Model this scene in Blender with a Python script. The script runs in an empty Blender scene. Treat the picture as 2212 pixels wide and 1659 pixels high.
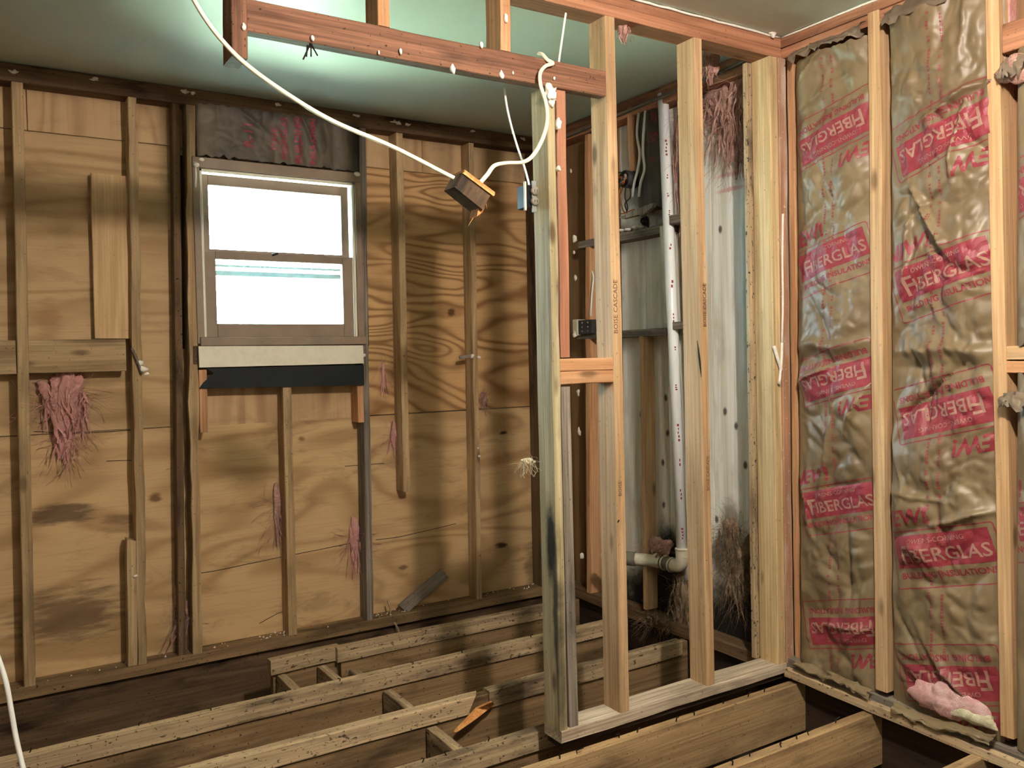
import bpy, bmesh, math, random
from mathutils import Vector, Matrix, noise

# ------------------------------------------------------------------ camera, light, exposure
W_PX, H_PX, F_PX = 2212.0, 1659.0, 1850.0
YAW, PITCH, ROLL = math.radians(32.1), math.radians(1.95), math.radians(-1.1)
CAM = Vector((0.0, 0.0, 1.26))
scene = bpy.context.scene
COL = scene.collection


def _cam_axes():
    c, s = math.cos(YAW), math.sin(YAW)
    m = Matrix(((c, -s, 0), (0, 0, -1), (s, c, 0)))          # world -> camera (x right, y down, z forward)
    p = Matrix(((1, 0, 0), (0, math.cos(PITCH), -math.sin(PITCH)), (0, math.sin(PITCH), math.cos(PITCH))))
    r = Matrix(((math.cos(ROLL), -math.sin(ROLL), 0), (math.sin(ROLL), math.cos(ROLL), 0), (0, 0, 1)))
    return r @ p @ m


MC = _cam_axes()
MCI = MC.transposed()
cd = bpy.data.cameras.new('camera')
cam = bpy.data.objects.new('camera', cd)
COL.objects.link(cam)
cd.sensor_fit = 'HORIZONTAL'
cd.sensor_width = 36.0
cd.lens = 36.0 * F_PX / W_PX
cd.clip_start = 0.02
_rx, _dn, _fw = Vector(MC[0]), Vector(MC[1]), Vector(MC[2])
cam.matrix_world = Matrix.Translation(CAM) @ Matrix((_rx, -_dn, -_fw)).transposed().to_4x4()
scene.camera = cam

world = bpy.data.worlds.new('sky')
scene.world = world
world.use_nodes = True
bg = world.node_tree.nodes['Background']
bg.inputs['Color'].default_value = (0.58, 0.82, 1.0, 1)
bg.inputs['Strength'].default_value = 50.0

sun_d = bpy.data.lights.new('sun', 'SUN')
sun_d.energy = 120.0
sun_d.angle = math.radians(0.6)
sun_d.color = (1.0, 0.95, 0.86)
sun = bpy.data.objects.new('sun', sun_d)
COL.objects.link(sun)
sun.rotation_euler = (math.radians(8), math.radians(-48), 0)   # comes from over the house, falls on the yard outside

BULB = Vector((1.20, 0.60, 2.33))                                 # bare bulb under the ceiling, beside the camera
bulb_d = bpy.data.lights.new('bulb_light', 'POINT')
bulb_d.energy = 132.0
bulb_d.color = (1.0, 0.875, 0.775)
bulb_d.shadow_soft_size = 0.045
bulb = bpy.data.objects.new('bulb_light', bulb_d)
COL.objects.link(bulb)
bulb.location = BULB

vs = scene.view_settings
vs.view_transform = 'Standard'
vs.look = 'None'
vs.gamma = 1.0
vs.use_curve_mapping = False
vs.exposure = 0.55
scene.cycles.use_denoising = True
scene.cycles.max_bounces = 8
scene.cycles.diffuse_bounces = 5
scene.cycles.sample_clamp_indirect = 40.0

# ------------------------------------------------------------------ planes of the room (metres; z = 0 on top of the joists)
YA, YS = 3.867, 3.956        # back wall: stud fronts, inner face of the sheathing
YP = 2.204                   # partition: front faces
XC, XS = 2.60, 2.69          # right wall: stud fronts, sheathing
ZC = 2.43                    # ceiling
DX, DY, DZ = Vector((1, 0, 0)), Vector((0, 1, 0)), Vector((0, 0, 1))


def ray(x, y):
    return MCI @ Vector(((x - W_PX / 2) / F_PX, (y - H_PX / 2) / F_PX, 1.0))


def on(x, y, axis, val):
    d = ray(x, y)
    return CAM + d * ((val - CAM[axis]) / d[axis])


def A(x, y, off=0.0):
    return on(x, y, 1, YA + off)


def S(x, y, off=0.0):
    return on(x, y, 1, YS - off)


def P(x, y, off=0.0):
    return on(x, y, 1, YP + off)


def Cw(x, y, off=0.0):
    return on(x, y, 0, XC + off)


def G(x, y, z=0.0):
    return on(x, y, 2, z)


# ------------------------------------------------------------------ materials
def lin(h):
    h = h.lstrip('#')
    v = [int(h[i:i + 2], 16) / 255 for i in (0, 2, 4)]
    return tuple(c / 12.92 if c <= 0.04045 else ((c + 0.055) / 1.055) ** 2.4 for c in v) + (1.0,)


class NT:
    def __init__(self, name):
        self.m = bpy.data.materials.new(name)
        self.m.use_nodes = True
        self.t = self.m.node_tree
        self.bsdf = self.t.nodes['Principled BSDF']
        self.out = self.t.nodes['Material Output']

    def n(self, kind, **kw):
        x = self.t.nodes.new(kind)
        for k, v in kw.items():
            setattr(x, k, v)
        return x

    def l(self, a, b):
        self.t.links.new(a, b)

    def inp(self, node, key, val):
        s = node.inputs[key]
        if hasattr(val, 'links') or hasattr(val, 'is_output'):
            self.l(val, s)
        else:
            s.default_value = val

    def math(self, op, a, b=0.0, c=None, clamp=False):
        x = self.n('ShaderNodeMath', operation=op, use_clamp=clamp)
        self.inp(x, 0, a)
        self.inp(x, 1, b)
        if c is not None:
            self.inp(x, 2, c)
        return x.outputs[0]

    def vmath(self, op, a, b):
        x = self.n('ShaderNodeVectorMath', operation=op)
        self.inp(x, 0, a)
        self.inp(x, 1, b)
        return x.outputs[0]

    def mix(self, fac, a, b, mode='MIX'):
        x = self.n('ShaderNodeMix', data_type='RGBA', blend_type=mode)
        self.inp(x, 0, fac)
        self.inp(x, 6, a)
        self.inp(x, 7, b)
        return x.outputs[2]

    def noise(self, vec, scale=1.0, detail=3.0, rough=0.5, dist=0.0, out='Fac'):
        x = self.n('ShaderNodeTexNoise')
        self.l(vec, x.inputs['Vector'])
        x.inputs['Scale'].default_value = scale
        x.inputs['Detail'].default_value = detail
        x.inputs['Roughness'].default_value = rough
        x.inputs['Distortion'].default_value = dist
        return x.outputs[out]

    def ramp(self, fac, a, b):
        x = self.n('ShaderNodeMapRange', interpolation_type='SMOOTHSTEP')
        self.inp(x, 0, fac)
        x.inputs[1].default_value = a
        x.inputs[2].default_value = b
        return x.outputs[0]

    def coords(self, rand=9.0):
        tc = self.n('ShaderNodeTexCoord').outputs['Object']
        oi = self.n('ShaderNodeObjectInfo')
        v = self.n('ShaderNodeCombineXYZ')
        for i, k in enumerate((1.0, 1.7, 2.3)):
            self.l(self.math('MULTIPLY', oi.outputs['Random'], rand * k), v.inputs[i])
        return tc, self.vmath('ADD', tc, v.outputs[0]), oi.outputs['Random']

    def bump(self, h, strength, dist=0.002):
        b = self.n('ShaderNodeBump')
        b.inputs['Strength'].default_value = strength
        b.inputs['Distance'].default_value = dist
        self.l(h, b.inputs['Height'])
        self.l(b.outputs[0], self.bsdf.inputs['Normal'])

    def spots(self, col, tc, spots, aniso=(9.0, 9.0, 9.0), amt=1.0):
        """Stains and knots at given places: (centre, radii, colour, strength)."""
        if not spots:
            return col
        wob = self.noise(self.vmath('MULTIPLY', tc, aniso), 1.0, 5.0, 0.68, 0.0, 'Color')
        wv = self.vmath('MULTIPLY', self.vmath('SUBTRACT', wob, (0.5, 0.5, 0.5)), (amt, amt, amt))
        for c, r, colr, k in spots:
            rel = self.vmath('SUBTRACT', tc, tuple(c))
            rel = self.vmath('DIVIDE', rel, tuple(r))
            rel = self.vmath('ADD', rel, wv)
            ln = self.n('ShaderNodeVectorMath', operation='LENGTH')
            self.l(rel, ln.inputs[0])
            f = self.math('MULTIPLY', self.ramp(ln.outputs['Value'], 1.1, 0.4), k)
            col = self.mix(f, col, lin(colr))
        return col


def wood(name, light, dark, dirt='#3a2a1c', speck=0.0, dirt_amt=0.25, knots=0.6, rough=0.78, var=0.25, streak=0.35, spots=(), grain=1.0):
    t = NT(name)
    tc, v, rnd = t.coords()
    g = t.noise(t.vmath('MULTIPLY', v, (11 * grain, 11 * grain, 0.55)), 1.0, 3.0, 0.5, 0.7)
    rings = t.math('MULTIPLY', t.math('SINE', t.math('MULTIPLY', g, 27.0)), 0.5)
    rings = t.math('ADD', rings, 0.5)
    fine = t.noise(t.vmath('MULTIPLY', v, (130, 130, 2.6)), 1.0, 3.0, 0.6)
    col = t.mix(t.math('MULTIPLY', rings, 0.6), lin(light), lin(dark))
    fs = t.math('ADD', t.math('MULTIPLY', t.ramp(fine, 0.3, 0.7), streak), 1.0 - streak * 0.6)
    gray = t.n('ShaderNodeCombineXYZ')
    for i in range(3):
        t.l(fs, gray.inputs[i])
    col = t.mix(1.0, col, gray.outputs[0], 'MULTIPLY')
    d = t.noise(t.vmath('MULTIPLY', v, (9, 9, 2.2)), 1.0, 5.0, 0.62)
    col = t.mix(t.math('MULTIPLY', t.ramp(d, 0.47, 0.72), dirt_amt * 1.6, clamp=True), col, lin(dirt))
    sp = t.noise(v, 90.0, 2.0, 0.5)
    col = t.mix(t.math('MULTIPLY', t.ramp(sp, 0.66, 0.74), min(1.0, dirt_amt * 2.0)), col, lin(dirt))
    if speck:
        s2_ = t.noise(t.vmath('MULTIPLY', v, (70, 70, 38)), 1.0, 3.0, 0.6)
        col = t.mix(t.math('MULTIPLY', t.ramp(s2_, 0.60, 0.68), speck), col, lin('#1d1712'))
    if knots:
        vo = t.n('ShaderNodeTexVoronoi')
        t.l(t.vmath('MULTIPLY', v, (9, 9, 3.2)), vo.inputs['Vector'])
        vo.inputs['Scale'].default_value = 1.0
        k = t.ramp(vo.outputs['Distance'], 0.17, 0.05)
        col = t.mix(t.math('MULTIPLY', k, knots), col, lin('#3b2413'))
    br = t.math('ADD', t.math('MULTIPLY', rnd, var), 1.0 - var * 0.5)
    b3 = t.n('ShaderNodeCombineXYZ')
    for i in range(3):
        t.l(br, b3.inputs[i])
    col = t.mix(1.0, col, b3.outputs[0], 'MULTIPLY')
    col = t.spots(col, tc, spots)
    t.l(col, t.bsdf.inputs['Base Color'])
    t.bsdf.inputs['Roughness'].default_value = rough
    t.bsdf.inputs['Specular IOR Level'].default_value = 0.25
    t.bump(fine, 0.35, 0.0015)
    return t.m


def plywood(name, light, dark, contrast=0.6, axis='X', bands=30.0, spots=(), seed=0.0, dirt=0.25):
    """Rotary-cut veneer: contour bands of a stretched height field. Object space = room space."""
    t = NT(name)
    tc, v0, rnd = t.coords(0.0)
    v = t.vmath('ADD', tc, (seed, seed * 1.3, seed * 0.7))
    sc = (0.9, 0.1, 3.3) if axis == 'X' else (4.2, 0.1, 0.7)
    wob = t.noise(t.vmath('MULTIPLY', v, (3.0, 0.1, 9.0)), 1.0, 2.0, 0.5)
    h = t.noise(t.vmath('MULTIPLY', v, sc), 1.0, 1.6, 0.4, 0.5)
    h = t.math('ADD', h, t.math('MULTIPLY', wob, 0.035))
    band = t.math('ADD', t.math('MULTIPLY', t.math('SINE', t.math('MULTIPLY', h, bands * 5.0)), 0.5), 0.5)
    band = t.math('POWER', band, 2.2)
    fs = (3.0, 1, 150) if axis == 'X' else (150, 1, 3.0)
    fine = t.noise(t.vmath('MULTIPLY', v, fs), 1.0, 3.0, 0.6)
    patch = t.noise(t.vmath('MULTIPLY', v, (1.3, 1, 1.8)), 1.0, 3.0, 0.5)
    amt = t.math('MULTIPLY', t.ramp(patch, 0.05, 0.6), contrast)
    col = t.mix(t.math('MULTIPLY', band, amt), lin(light), lin(dark))
    col = t.mix(t.math('MULTIPLY', t.ramp(fine, 0.45, 0.8), 0.3), col, lin(dark))
    dd = t.noise(t.vmath('MULTIPLY', v, (3.5, 1, 11)), 1.0, 6.0, 0.7, 0.6)
    col = t.mix(t.math('MULTIPLY', t.ramp(dd, 0.5, 0.72), dirt), col, lin('#4a3626'))
    col = t.spots(col, tc, spots, (4.0, 1.0, 26.0), 2.2)
    t.l(col, t.bsdf.inputs['Base Color'])
    t.bsdf.inputs['Roughness'].default_value = 0.72
    t.bsdf.inputs['Specular IOR Level'].default_value = 0.25
    t.bump(fine, 0.25, 0.001)
    return t.m


def plain(name, color, rough=0.7, metal=0.0, mottled=0.15, scale=25.0, second=None, spec=0.4, bump=0.2):
    t = NT(name)
    tc, v, rnd = t.coords()
    n = t.noise(v, scale, 4.0, 0.6)
    c2 = lin(second) if second else tuple(x * 0.45 for x in lin(color)[:3]) + (1,)
    col = t.mix(t.math('MULTIPLY', t.ramp(n, 0.35, 0.75), 1.0 if second else mottled * 2), lin(color), c2)
    t.l(col, t.bsdf.inputs['Base Color'])
    t.bsdf.inputs['Roughness'].default_value = rough
    t.bsdf.inputs['Metallic'].default_value = metal
    t.bsdf.inputs['Specular IOR Level'].default_value = spec
    if bump:
        t.bump(n, bump, 0.002)
    return t.m


def fluff(name, c1, c2, c3):
    t = NT(name)
    tc, v, rnd = t.coords()
    n = t.noise(v, 16.0, 5.0, 0.7, 1.2)
    f = t.noise(v, 120.0, 3.0, 0.7, 2.0)
    col = t.mix(t.ramp(n, 0.3, 0.6), lin(c1), lin(c2))
    col = t.mix(t.math('MULTIPLY', t.ramp(f, 0.5, 0.75), 0.55), col, lin(c3))
    t.l(col, t.bsdf.inputs['Base Color'])
    t.bsdf.inputs['Roughness'].default_value = 0.95
    t.bsdf.inputs['Specular IOR Level'].default_value = 0.1
    t.bump(f, 0.7, 0.006)
    return t.m


M = {}
M['stud'] = wood('pine_stud', '#c8a67e', '#aa8158', dirt_amt=0.14)
M['stud_back'] = wood('old_pine_stud', '#b79c76', '#937450', dirt_amt=0.3)
M['stud_green'] = wood('greyish_pine_stud', '#c4a37d', '#a07d58', dirt_amt=0.18, knots=0.75)
M['stud_fir'] = wood('fir_stud', '#c69871', '#a6734b', dirt_amt=0.12)
M['stud_red'] = wood('red_fir_stud', '#a9775c', '#885642', dirt_amt=0.12, knots=0.3)
M['header'] = wood('rough_sawn_header', '#7f5a45', '#62412f', dirt='#38241a', dirt_amt=0.55, knots=0.3, streak=0.6)
M['plate_fir'] = wood('fir_top_plate', '#a9785a', '#885a42', dirt='#3c2114', dirt_amt=0.25)
M['dark'] = wood('dark_aged_wood', '#6a533c', '#4b3827', dirt='#1c140e', dirt_amt=0.6, knots=0.3)
M['darker'] = wood('blackened_wood', '#3e3025', '#2a2019', dirt='#0d0a08', dirt_amt=0.7, knots=0.2)
M['grey'] = wood('grey_weathered_wood', '#8b8074', '#6b6157', dirt='#2d2823', dirt_amt=0.45, knots=0.2, streak=0.7)
M['joist'] = wood('brown_joist', '#937755', '#6f573b', dirt='#2a1c10', dirt_amt=0.45, knots=0.35)
M['joist_light'] = wood('light_brown_joist', '#a98c66', '#86694a', dirt='#33261a', dirt_amt=0.4, knots=0.3, speck=0.25)
M['strip'] = wood('speckled_nailer', speck=0.85, light='#b59d7c', dark='#937c60', dirt='#2a2018', dirt_amt=0.5, knots=0.2, streak=0.45)
M['sole'] = wood('dusty_sole_plate', '#cbbba6', '#ab9780', dirt='#6a5643', dirt_amt=0.4, knots=0.1, streak=0.6)
M['block_wood'] = wood('orange_split_wood', '#d39a60', '#a9692f', dirt_amt=0.1, knots=0.0)
M['brownboard'] = plain('brown_grey_sash_wood', '#8a7663', 0.55, mottled=0.2, scale=9)
M['_old'] = wood('brown_window_wood', '#8b735a', '#6b5540', dirt='#3a2d22', dirt_amt=0.3, knots=0.0, var=0.1)
M['pale'] = wood('pale_weathered_board', '#cfcabb', '#aea48d', dirt='#6d5f49', dirt_amt=0.35, knots=0.9, grain=0.6)
M['paint'] = plain('green_ceiling_paint', '#c6d2c4', 0.5, mottled=0.05, scale=3.0, bump=0.03)
M['white_paint'] = plain('chipped_white_paint', '#d9d2bf', 0.5, mottled=0.08, scale=40)
M['plaster'] = plain('white_plaster', '#e6ded2', 0.9, mottled=0.15, scale=60)
M['black'] = plain('black_felt', '#12191b', 0.75, mottled=0.2, scale=12)
M['storm'] = plain('grey_storm_frame', '#566468', 0.6)
M['steel'] = plain('galvanised_steel', '#a8aaa8', 0.45, 0.8, mottled=0.2, scale=30)
M['dark_metal'] = plain('dark_steel_box', '#3a3a39', 0.6, 0.0, mottled=0.2, scale=40)
M['nail'] = plain('rusty_nail', '#2a2019', 0.6, 0.5, mottled=0.2)
M['cable'] = plain('ivory_cable_sheath', '#ded3bb', 0.45, mottled=0.08, scale=14)
M['cable_white'] = plain('white_cable_sheath', '#e6e6e2', 0.4, mottled=0.05, scale=14)
M['wire_black'] = plain('black_wire', '#0c0c0d', 0.4)
M['wire_red'] = plain('red_wire_nut', '#b02a1e', 0.4)
M['wire_copper'] = plain('copper_wire', '#b56a35', 0.35, 0.8)
M['ivory'] = plain('brown_receptacle', '#8d8678', 0.4)
M['pvc'] = plain('white_pvc', '#f2f4f6', 0.25, mottled=0.04, scale=20, bump=0.03)
M['rubber'] = plain('grey_rubber_coupling', '#6d6a5c', 0.6)
M['pvc_old'] = plain('yellowed_pvc', '#c9c2ab', 0.35, mottled=0.15)
M['ink_red'] = plain('red_label_ink', '#862f3a', 0.5, mottled=0.12, scale=30, bump=0.0)
M['ink_pale'] = plain('unprinted_letter_paper', '#977263', 0.55, mottled=0.1, bump=0.0)
M['ink_stamp'] = plain('dark_grade_stamp_ink', '#5a3b26', 0.8, bump=0.0)
M['pink_pale'] = fluff('pale_pink_fibreglass', '#d8b5b0', '#c2928e', '#e6d2cb')
M['pink'] = fluff('pink_fibreglass', '#dca9a2', '#c68d86', '#e8cac2')
M['pink_dirty'] = fluff('dirty_pink_fibreglass', '#cba498', '#a0776b', '#dcc3b8')
M['fluff_grey'] = fluff('sooty_fibreglass', '#a08874', '#66543f', '#bda692')
M['fluff_white'] = fluff('cream_fibreglass', '#d8d2b8', '#b5ac8c', '#e6e0cc')
M['soil'] = plain('crawlspace_soil', '#2b221a', 0.95, mottled=0.3, scale=6)
M['concrete'] = plain('old_concrete', '#5d564c', 0.9, mottled=0.25, scale=5)
M['drywall'] = plain('dull_drywall', '#c2bcb0', 0.85, mottled=0.1, scale=2)
M['lawn'] = plain('sunlit_lawn', '#b9c2a6', 0.95, mottled=0.15, scale=2)
M['siding'] = plain('painted_siding', '#b9b4a6', 0.8, scale=2)


def kraft(name, c, c2, rough=0.46):
    t = NT(name)
    tc, v, rnd = t.coords()
    n = t.noise(v, 5.0, 5.0, 0.6)
    f = t.noise(v, 160.0, 2.0, 0.6)
    lines = t.noise(t.vmath('MULTIPLY', v, (1, 30, 0.6)), 1.0, 3.0, 0.5)
    col = t.mix(t.ramp(n, 0.3, 0.7), lin(c), lin(c2))
    col = t.mix(t.math('MULTIPLY', t.ramp(lines, 0.45, 0.75), 0.35), col, lin('#8c7a5e'))
    t.l(col, t.bsdf.inputs['Base Color'])
    t.bsdf.inputs['Roughness'].default_value = rough
    t.bsdf.inputs['Specular IOR Level'].default_value = 0.5
    t.bump(f, 0.12, 0.001)
    return t.m


M['kraft'] = kraft('brown_kraft_paper', '#7d6c50', '#66553d')
M['kraft_mid'] = kraft('torn_kraft_edge', '#7a6a58', '#574a3c', 0.55)
M['kraft_dark'] = kraft('dark_kraft_paper', '#4a4338', '#332d26', 0.6)


def glass_mat():
    t = NT('window_glass')
    tr = t.n('ShaderNodeBsdfTransparent')
    tr.inputs['Color'].default_value = (0.93, 0.97, 0.96, 1)
    gl = t.n('ShaderNodeBsdfGlossy')
    gl.inputs['Roughness'].default_value = 0.02
    fr = t.n('ShaderNodeFresnel')
    fr.inputs['IOR'].default_value = 1.45
    mx = t.n('ShaderNodeMixShader')
    t.l(fr.outputs[0], mx.inputs[0])
    t.l(tr.outputs[0], mx.inputs[1])
    t.l(gl.outputs[0], mx.inputs[2])
    t.l(mx.outputs[0], t.out.inputs['Surface'])
    return t.m


M['glass'] = glass_mat()


# ------------------------------------------------------------------ building helpers
def tag(o, label=None, cat=None, group=None, kind=None):
    for k, val in (('label', label), ('category', cat), ('group', group), ('kind', kind)):
        if val:
            o[k] = val
    return o


def empty(name, loc=(0, 0, 0)):
    o = bpy.data.objects.new(name, None)
    COL.objects.link(o)
    o.location = loc
    o.empty_display_size = 0.05
    return o


def link(name, me, mat, parent=None, matrix=None):
    o = bpy.data.objects.new(name, me)
    COL.objects.link(o)
    if mat is not None:
        me.materials.append(M[mat] if isinstance(mat, str) else mat)
    if matrix is not None:
        o.matrix_basis = matrix
    if parent is not None:
        o.parent = parent
        o.matrix_parent_inverse = PW(parent).inverted()
    return o


def PW(o):
    """World matrix of a freshly made object (before the depsgraph has run)."""
    if o.parent is None:
        return o.matrix_basis.copy()
    return PW(o.parent) @ o.matrix_parent_inverse @ o.matrix_basis


def mesh(name, verts, faces, mat, parent=None, smooth=False, matrix=None):
    me = bpy.data.meshes.new(name)
    me.from_pydata([tuple(v) for v in verts], [], faces)
    me.validate()
    me.update()
    if smooth:
        me.polygons.foreach_set('use_smooth', [True] * len(me.polygons))
    return link(name, me, mat, parent, matrix)


_seed = [0]


def lumber(name, p0, p1, xdir, w, d, mat, parent=None, rag=0.0, bow=0.0015, ch=0.0025, end0=0.0, end1=0.0, split=0.0, seg=0.09):
    """A sawn board from p0 to p1; xdir is the direction of its first width w, the second (d) is length x xdir.
    end0/end1: slant of the ends; rag: waney raggedness of the y = 0 edge; split: torn end."""
    _seed[0] += 1
    sd = _seed[0] * 3.17
    p0, p1 = Vector(p0), Vector(p1)
    z = p1 - p0
    L = z.length
    z.normalize()
    x = Vector(xdir)
    x = (x - z * x.dot(z)).normalized()
    y = z.cross(x)
    n = max(2, int(L / seg))
    sec = [(ch, 0), (w - ch, 0), (w, ch), (w, d - ch), (w - ch, d), (ch, d), (0, d - ch), (0, ch)]
    vs_, fs = [], []
    for i in range(n + 1):
        t = i / n
        env = math.sin(math.pi * t)
        bx_ = noise.noise((sd, t * 2.0, 0)) * bow * 3 * env
        by_ = noise.noise((sd, 7 + t * 2.0, 0)) * bow * 3 * env
        for (a, b) in sec:
            aa = a + bx_ + noise.noise((sd + a * 9, t * L * 14, b * 9)) * bow * 0.5
            bb = b + by_ + noise.noise((sd + 5 + a * 9, t * L * 14, b * 9)) * bow * 0.5
            if rag and b < d * 0.3:
                r1 = noise.noise((sd + 3, t * L * 5, 0)) + 0.5 * noise.noise((sd + 9, t * L * 16, 0))
                r2 = noise.noise((sd + 13, t * L * 5, 0)) + 0.5 * noise.noise((sd + 19, t * L * 16, 0))
                aa += rag * (r1 if a < w / 2 else r2) * 0.7
                bb += abs(rag * r1) * 0.6
            zz = t * L
            if i == 0:
                zz += end0 * (a / w) + split * abs(noise.noise((a * 90 + sd, b * 60, 1)))
            if i == n:
                zz += end1 * (a / w) - split * 2 * abs(noise.noise((a * 90 + sd, b * 60, 4)))
            vs_.append((aa, bb, zz))
    for i in range(n):
        for j in range(8):
            k = (j + 1) % 8
            fs.append((i * 8 + j, i * 8 + k, (i + 1) * 8 + k, (i + 1) * 8 + j))
    fs.append(tuple(range(7, -1, -1)))
    fs.append(tuple(n * 8 + j for j in range(8)))
    mw = Matrix((x, y, z)).transposed().to_4x4()
    mw.translation = p0
    return mesh(name, vs_, fs, mat, parent, matrix=mw)


def box(name, lo, hi, mat, parent=None):
    """Room-space box with slightly eased edges."""
    lo, hi = Vector(lo), Vector(hi)
    bm = bmesh.new()
    bmesh.ops.create_cube(bm, size=1.0)
    for v in bm.verts:
        v.co = Vector([(lo[i] + hi[i]) / 2 + v.co[i] * (hi[i] - lo[i]) for i in range(3)])
    e = min(0.002, min(hi[i] - lo[i] for i in range(3)) * 0.2)
    bmesh.ops.bevel(bm, geom=bm.edges[:], offset=e, segments=1, affect='EDGES')
    me = bpy.data.meshes.new(name)
    bm.to_mesh(me)
    bm.free()
    return link(name, me, mat, parent)


def catmull(pts, k=8):
    pts = [Vector(p) for p in pts]
    q = [pts[0] * 2 - pts[1]] + pts + [pts[-1] * 2 - pts[-2]]
    out = []
    for i in range(1, len(q) - 2):
        a, b, c, d = q[i - 1:i + 3]
        for j in range(k):
            t = j / k
            out.append(0.5 * ((2 * b) + (c - a) * t + (2 * a - 5 * b + 4 * c - d) * t * t + (3 * b - a - 3 * c + d) * t ** 3))
    out.append(pts[-1])
    return out


def tube_data(pts, r, sides=8, flat=1.0, cap=True):
    vs_, fs = [], []
    up = None
    n = len(pts)
    for i, p in enumerate(pts):
        tg = (pts[min(i + 1, n - 1)] - pts[max(i - 1, 0)]).normalized()
        if up is None:
            up = tg.orthogonal().normalized()
        up = (up - tg * up.dot(tg)).normalized()
        sd = tg.cross(up)
        rr = r[i] if isinstance(r, (list, tuple)) else r
        for j in range(sides):
            a = 2 * math.pi * j / sides
            vs_.append(p + up * math.cos(a) * rr + sd * math.sin(a) * rr * flat)
    for i in range(n - 1):
        for j in range(sides):
            k = (j + 1) % sides
            fs.append((i * sides + j, i * sides + k, (i + 1) * sides + k, (i + 1) * sides + j))
    if cap:
        fs.append(tuple(range(sides - 1, -1, -1)))
        fs.append(tuple((n - 1) * sides + j for j in range(sides)))
    return vs_, fs


def tube(name, pts, r, mat, parent=None, k=8, sides=8, flat=1.0, smooth=True):
    q = catmull(pts, k) if k > 1 else [Vector(p) for p in pts]
    v, f = tube_data(q, r, sides, flat)
    return mesh(name, v, f, mat, parent, smooth=smooth)


def blob(name, c, rad, mat, parent=None, amp=0.45, freq=30.0, sub=3, seed=0.0, smooth=True, zs=1.0, taper=0.0):
    """Lumpy clump; rad = (rx, ry, rz)."""
    bm = bmesh.new()
    bmesh.ops.create_icosphere(bm, subdivisions=sub, radius=1.0)
    c = Vector(c)
    m = max(rad)
    for v in bm.verts:
        q = Vector((v.co.x * rad[0], v.co.y * rad[1], v.co.z * rad[2]))
        qn = Vector((q.x, q.y, q.z * zs))
        s = 1.0 + amp * noise.fractal(qn * freq + Vector((seed, seed * 2.1, seed * 0.3)), 1.0, 2.0, 3)
        q = q * max(0.15, s)
        if taper:
            tp = 1.0 - taper * max(0.0, min(1.0, 0.5 - q.z / (2 * rad[2])))
            q = Vector((q.x * tp, q.y * tp, q.z * (1.0 + 0.25 * taper)))
        v.co = c + q
    me = bpy.data.meshes.new(name)
    bm.to_mesh(me)
    bm.free()
    if smooth:
        me.polygons.foreach_set('use_smooth', [True] * len(me.polygons))
    return link(name, me, mat, parent)


def fibres(name, c, rad, mat, parent, n=60, ln=0.07, seed=1, droop=0.5, r=0.0006):
    rng = random.Random(seed)
    V, Fc = [], []
    for i in range(n):
        d = Vector((rng.gauss(0, 1), rng.gauss(0, 1), rng.gauss(0, 1))).normalized()
        p = Vector(c) + Vector((d.x * rad[0], d.y * rad[1], d.z * rad[2])) * rng.uniform(0.6, 1.0)
        q = [p]
        dr = (d + Vector((rng.gauss(0, .6), rng.gauss(0, .3), rng.gauss(0, .6) - droop))).normalized()
        for s in range(4):
            dr = (dr + Vector((rng.gauss(0, .35), rng.gauss(0, .2), rng.gauss(0, .35) - droop * 0.2))).normalized()
            q.append(q[-1] + dr * ln * rng.uniform(0.15, 0.3))
        v, f = tube_data(q, r, 3, cap=False)
        b = len(V)
        V += v
        Fc += [tuple(b + a for a in g) for g in f]
    o = mesh(name, V, Fc, mat, parent)
    o['kind'] = 'stuff'
    return o


def outline(name, pts, thick, nrm, mat, parent=None):
    """Flat polygon (room-space points) given a thickness along nrm."""
    nrm = Vector(nrm).normalized() * thick
    a = [Vector(p) for p in pts]
    n = len(a)
    vs_ = a + [p + nrm for p in a]
    fs = [tuple(range(n)), tuple(range(2 * n - 1, n - 1, -1))]
    for i in range(n):
        k = (i + 1) % n
        fs.append((i, i + n, k + n, k))
    o = mesh(name, vs_, fs, mat, parent)
    bm = bmesh.new()
    bm.from_mesh(o.data)
    bmesh.ops.recalc_face_normals(bm, faces=bm.faces[:])
    bm.to_mesh(o.data)
    bm.free()
    return o


def text_tris(body, size, shear=0.0, bold=0.0, space=1.0):
    cu = bpy.data.curves.new('lettering', 'FONT')
    cu.body = body
    cu.size = size
    cu.shear = shear
    cu.offset = bold
    cu.space_character = space
    cu.align_x = 'CENTER'
    cu.align_y = 'CENTER'
    cu.resolution_u = 2
    o = bpy.data.objects.new('lettering', cu)
    COL.objects.link(o)
    dg = bpy.context.evaluated_depsgraph_get()
    me = bpy.data.meshes.new_from_object(o.evaluated_get(dg))
    bm = bmesh.new()
    bm.from_mesh(me)
    bmesh.ops.triangulate(bm, faces=bm.faces[:])
    for _ in range(2):
        long_e = [e for e in bm.edges if e.calc_length() > 0.012]
        if not long_e:
            break
        bmesh.ops.subdivide_edges(bm, edges=long_e, cuts=1)
        bmesh.ops.triangulate(bm, faces=bm.faces[:])
    bm.verts.index_update()
    vs_ = [(v.co.x, v.co.y) for v in bm.verts]
    fs = [tuple(v.index for v in f.verts) for f in bm.faces]
    bm.free()
    bpy.data.meshes.remove(me)
    bpy.data.objects.remove(o)
    bpy.data.curves.remove(cu)
    return vs_, fs


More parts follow.
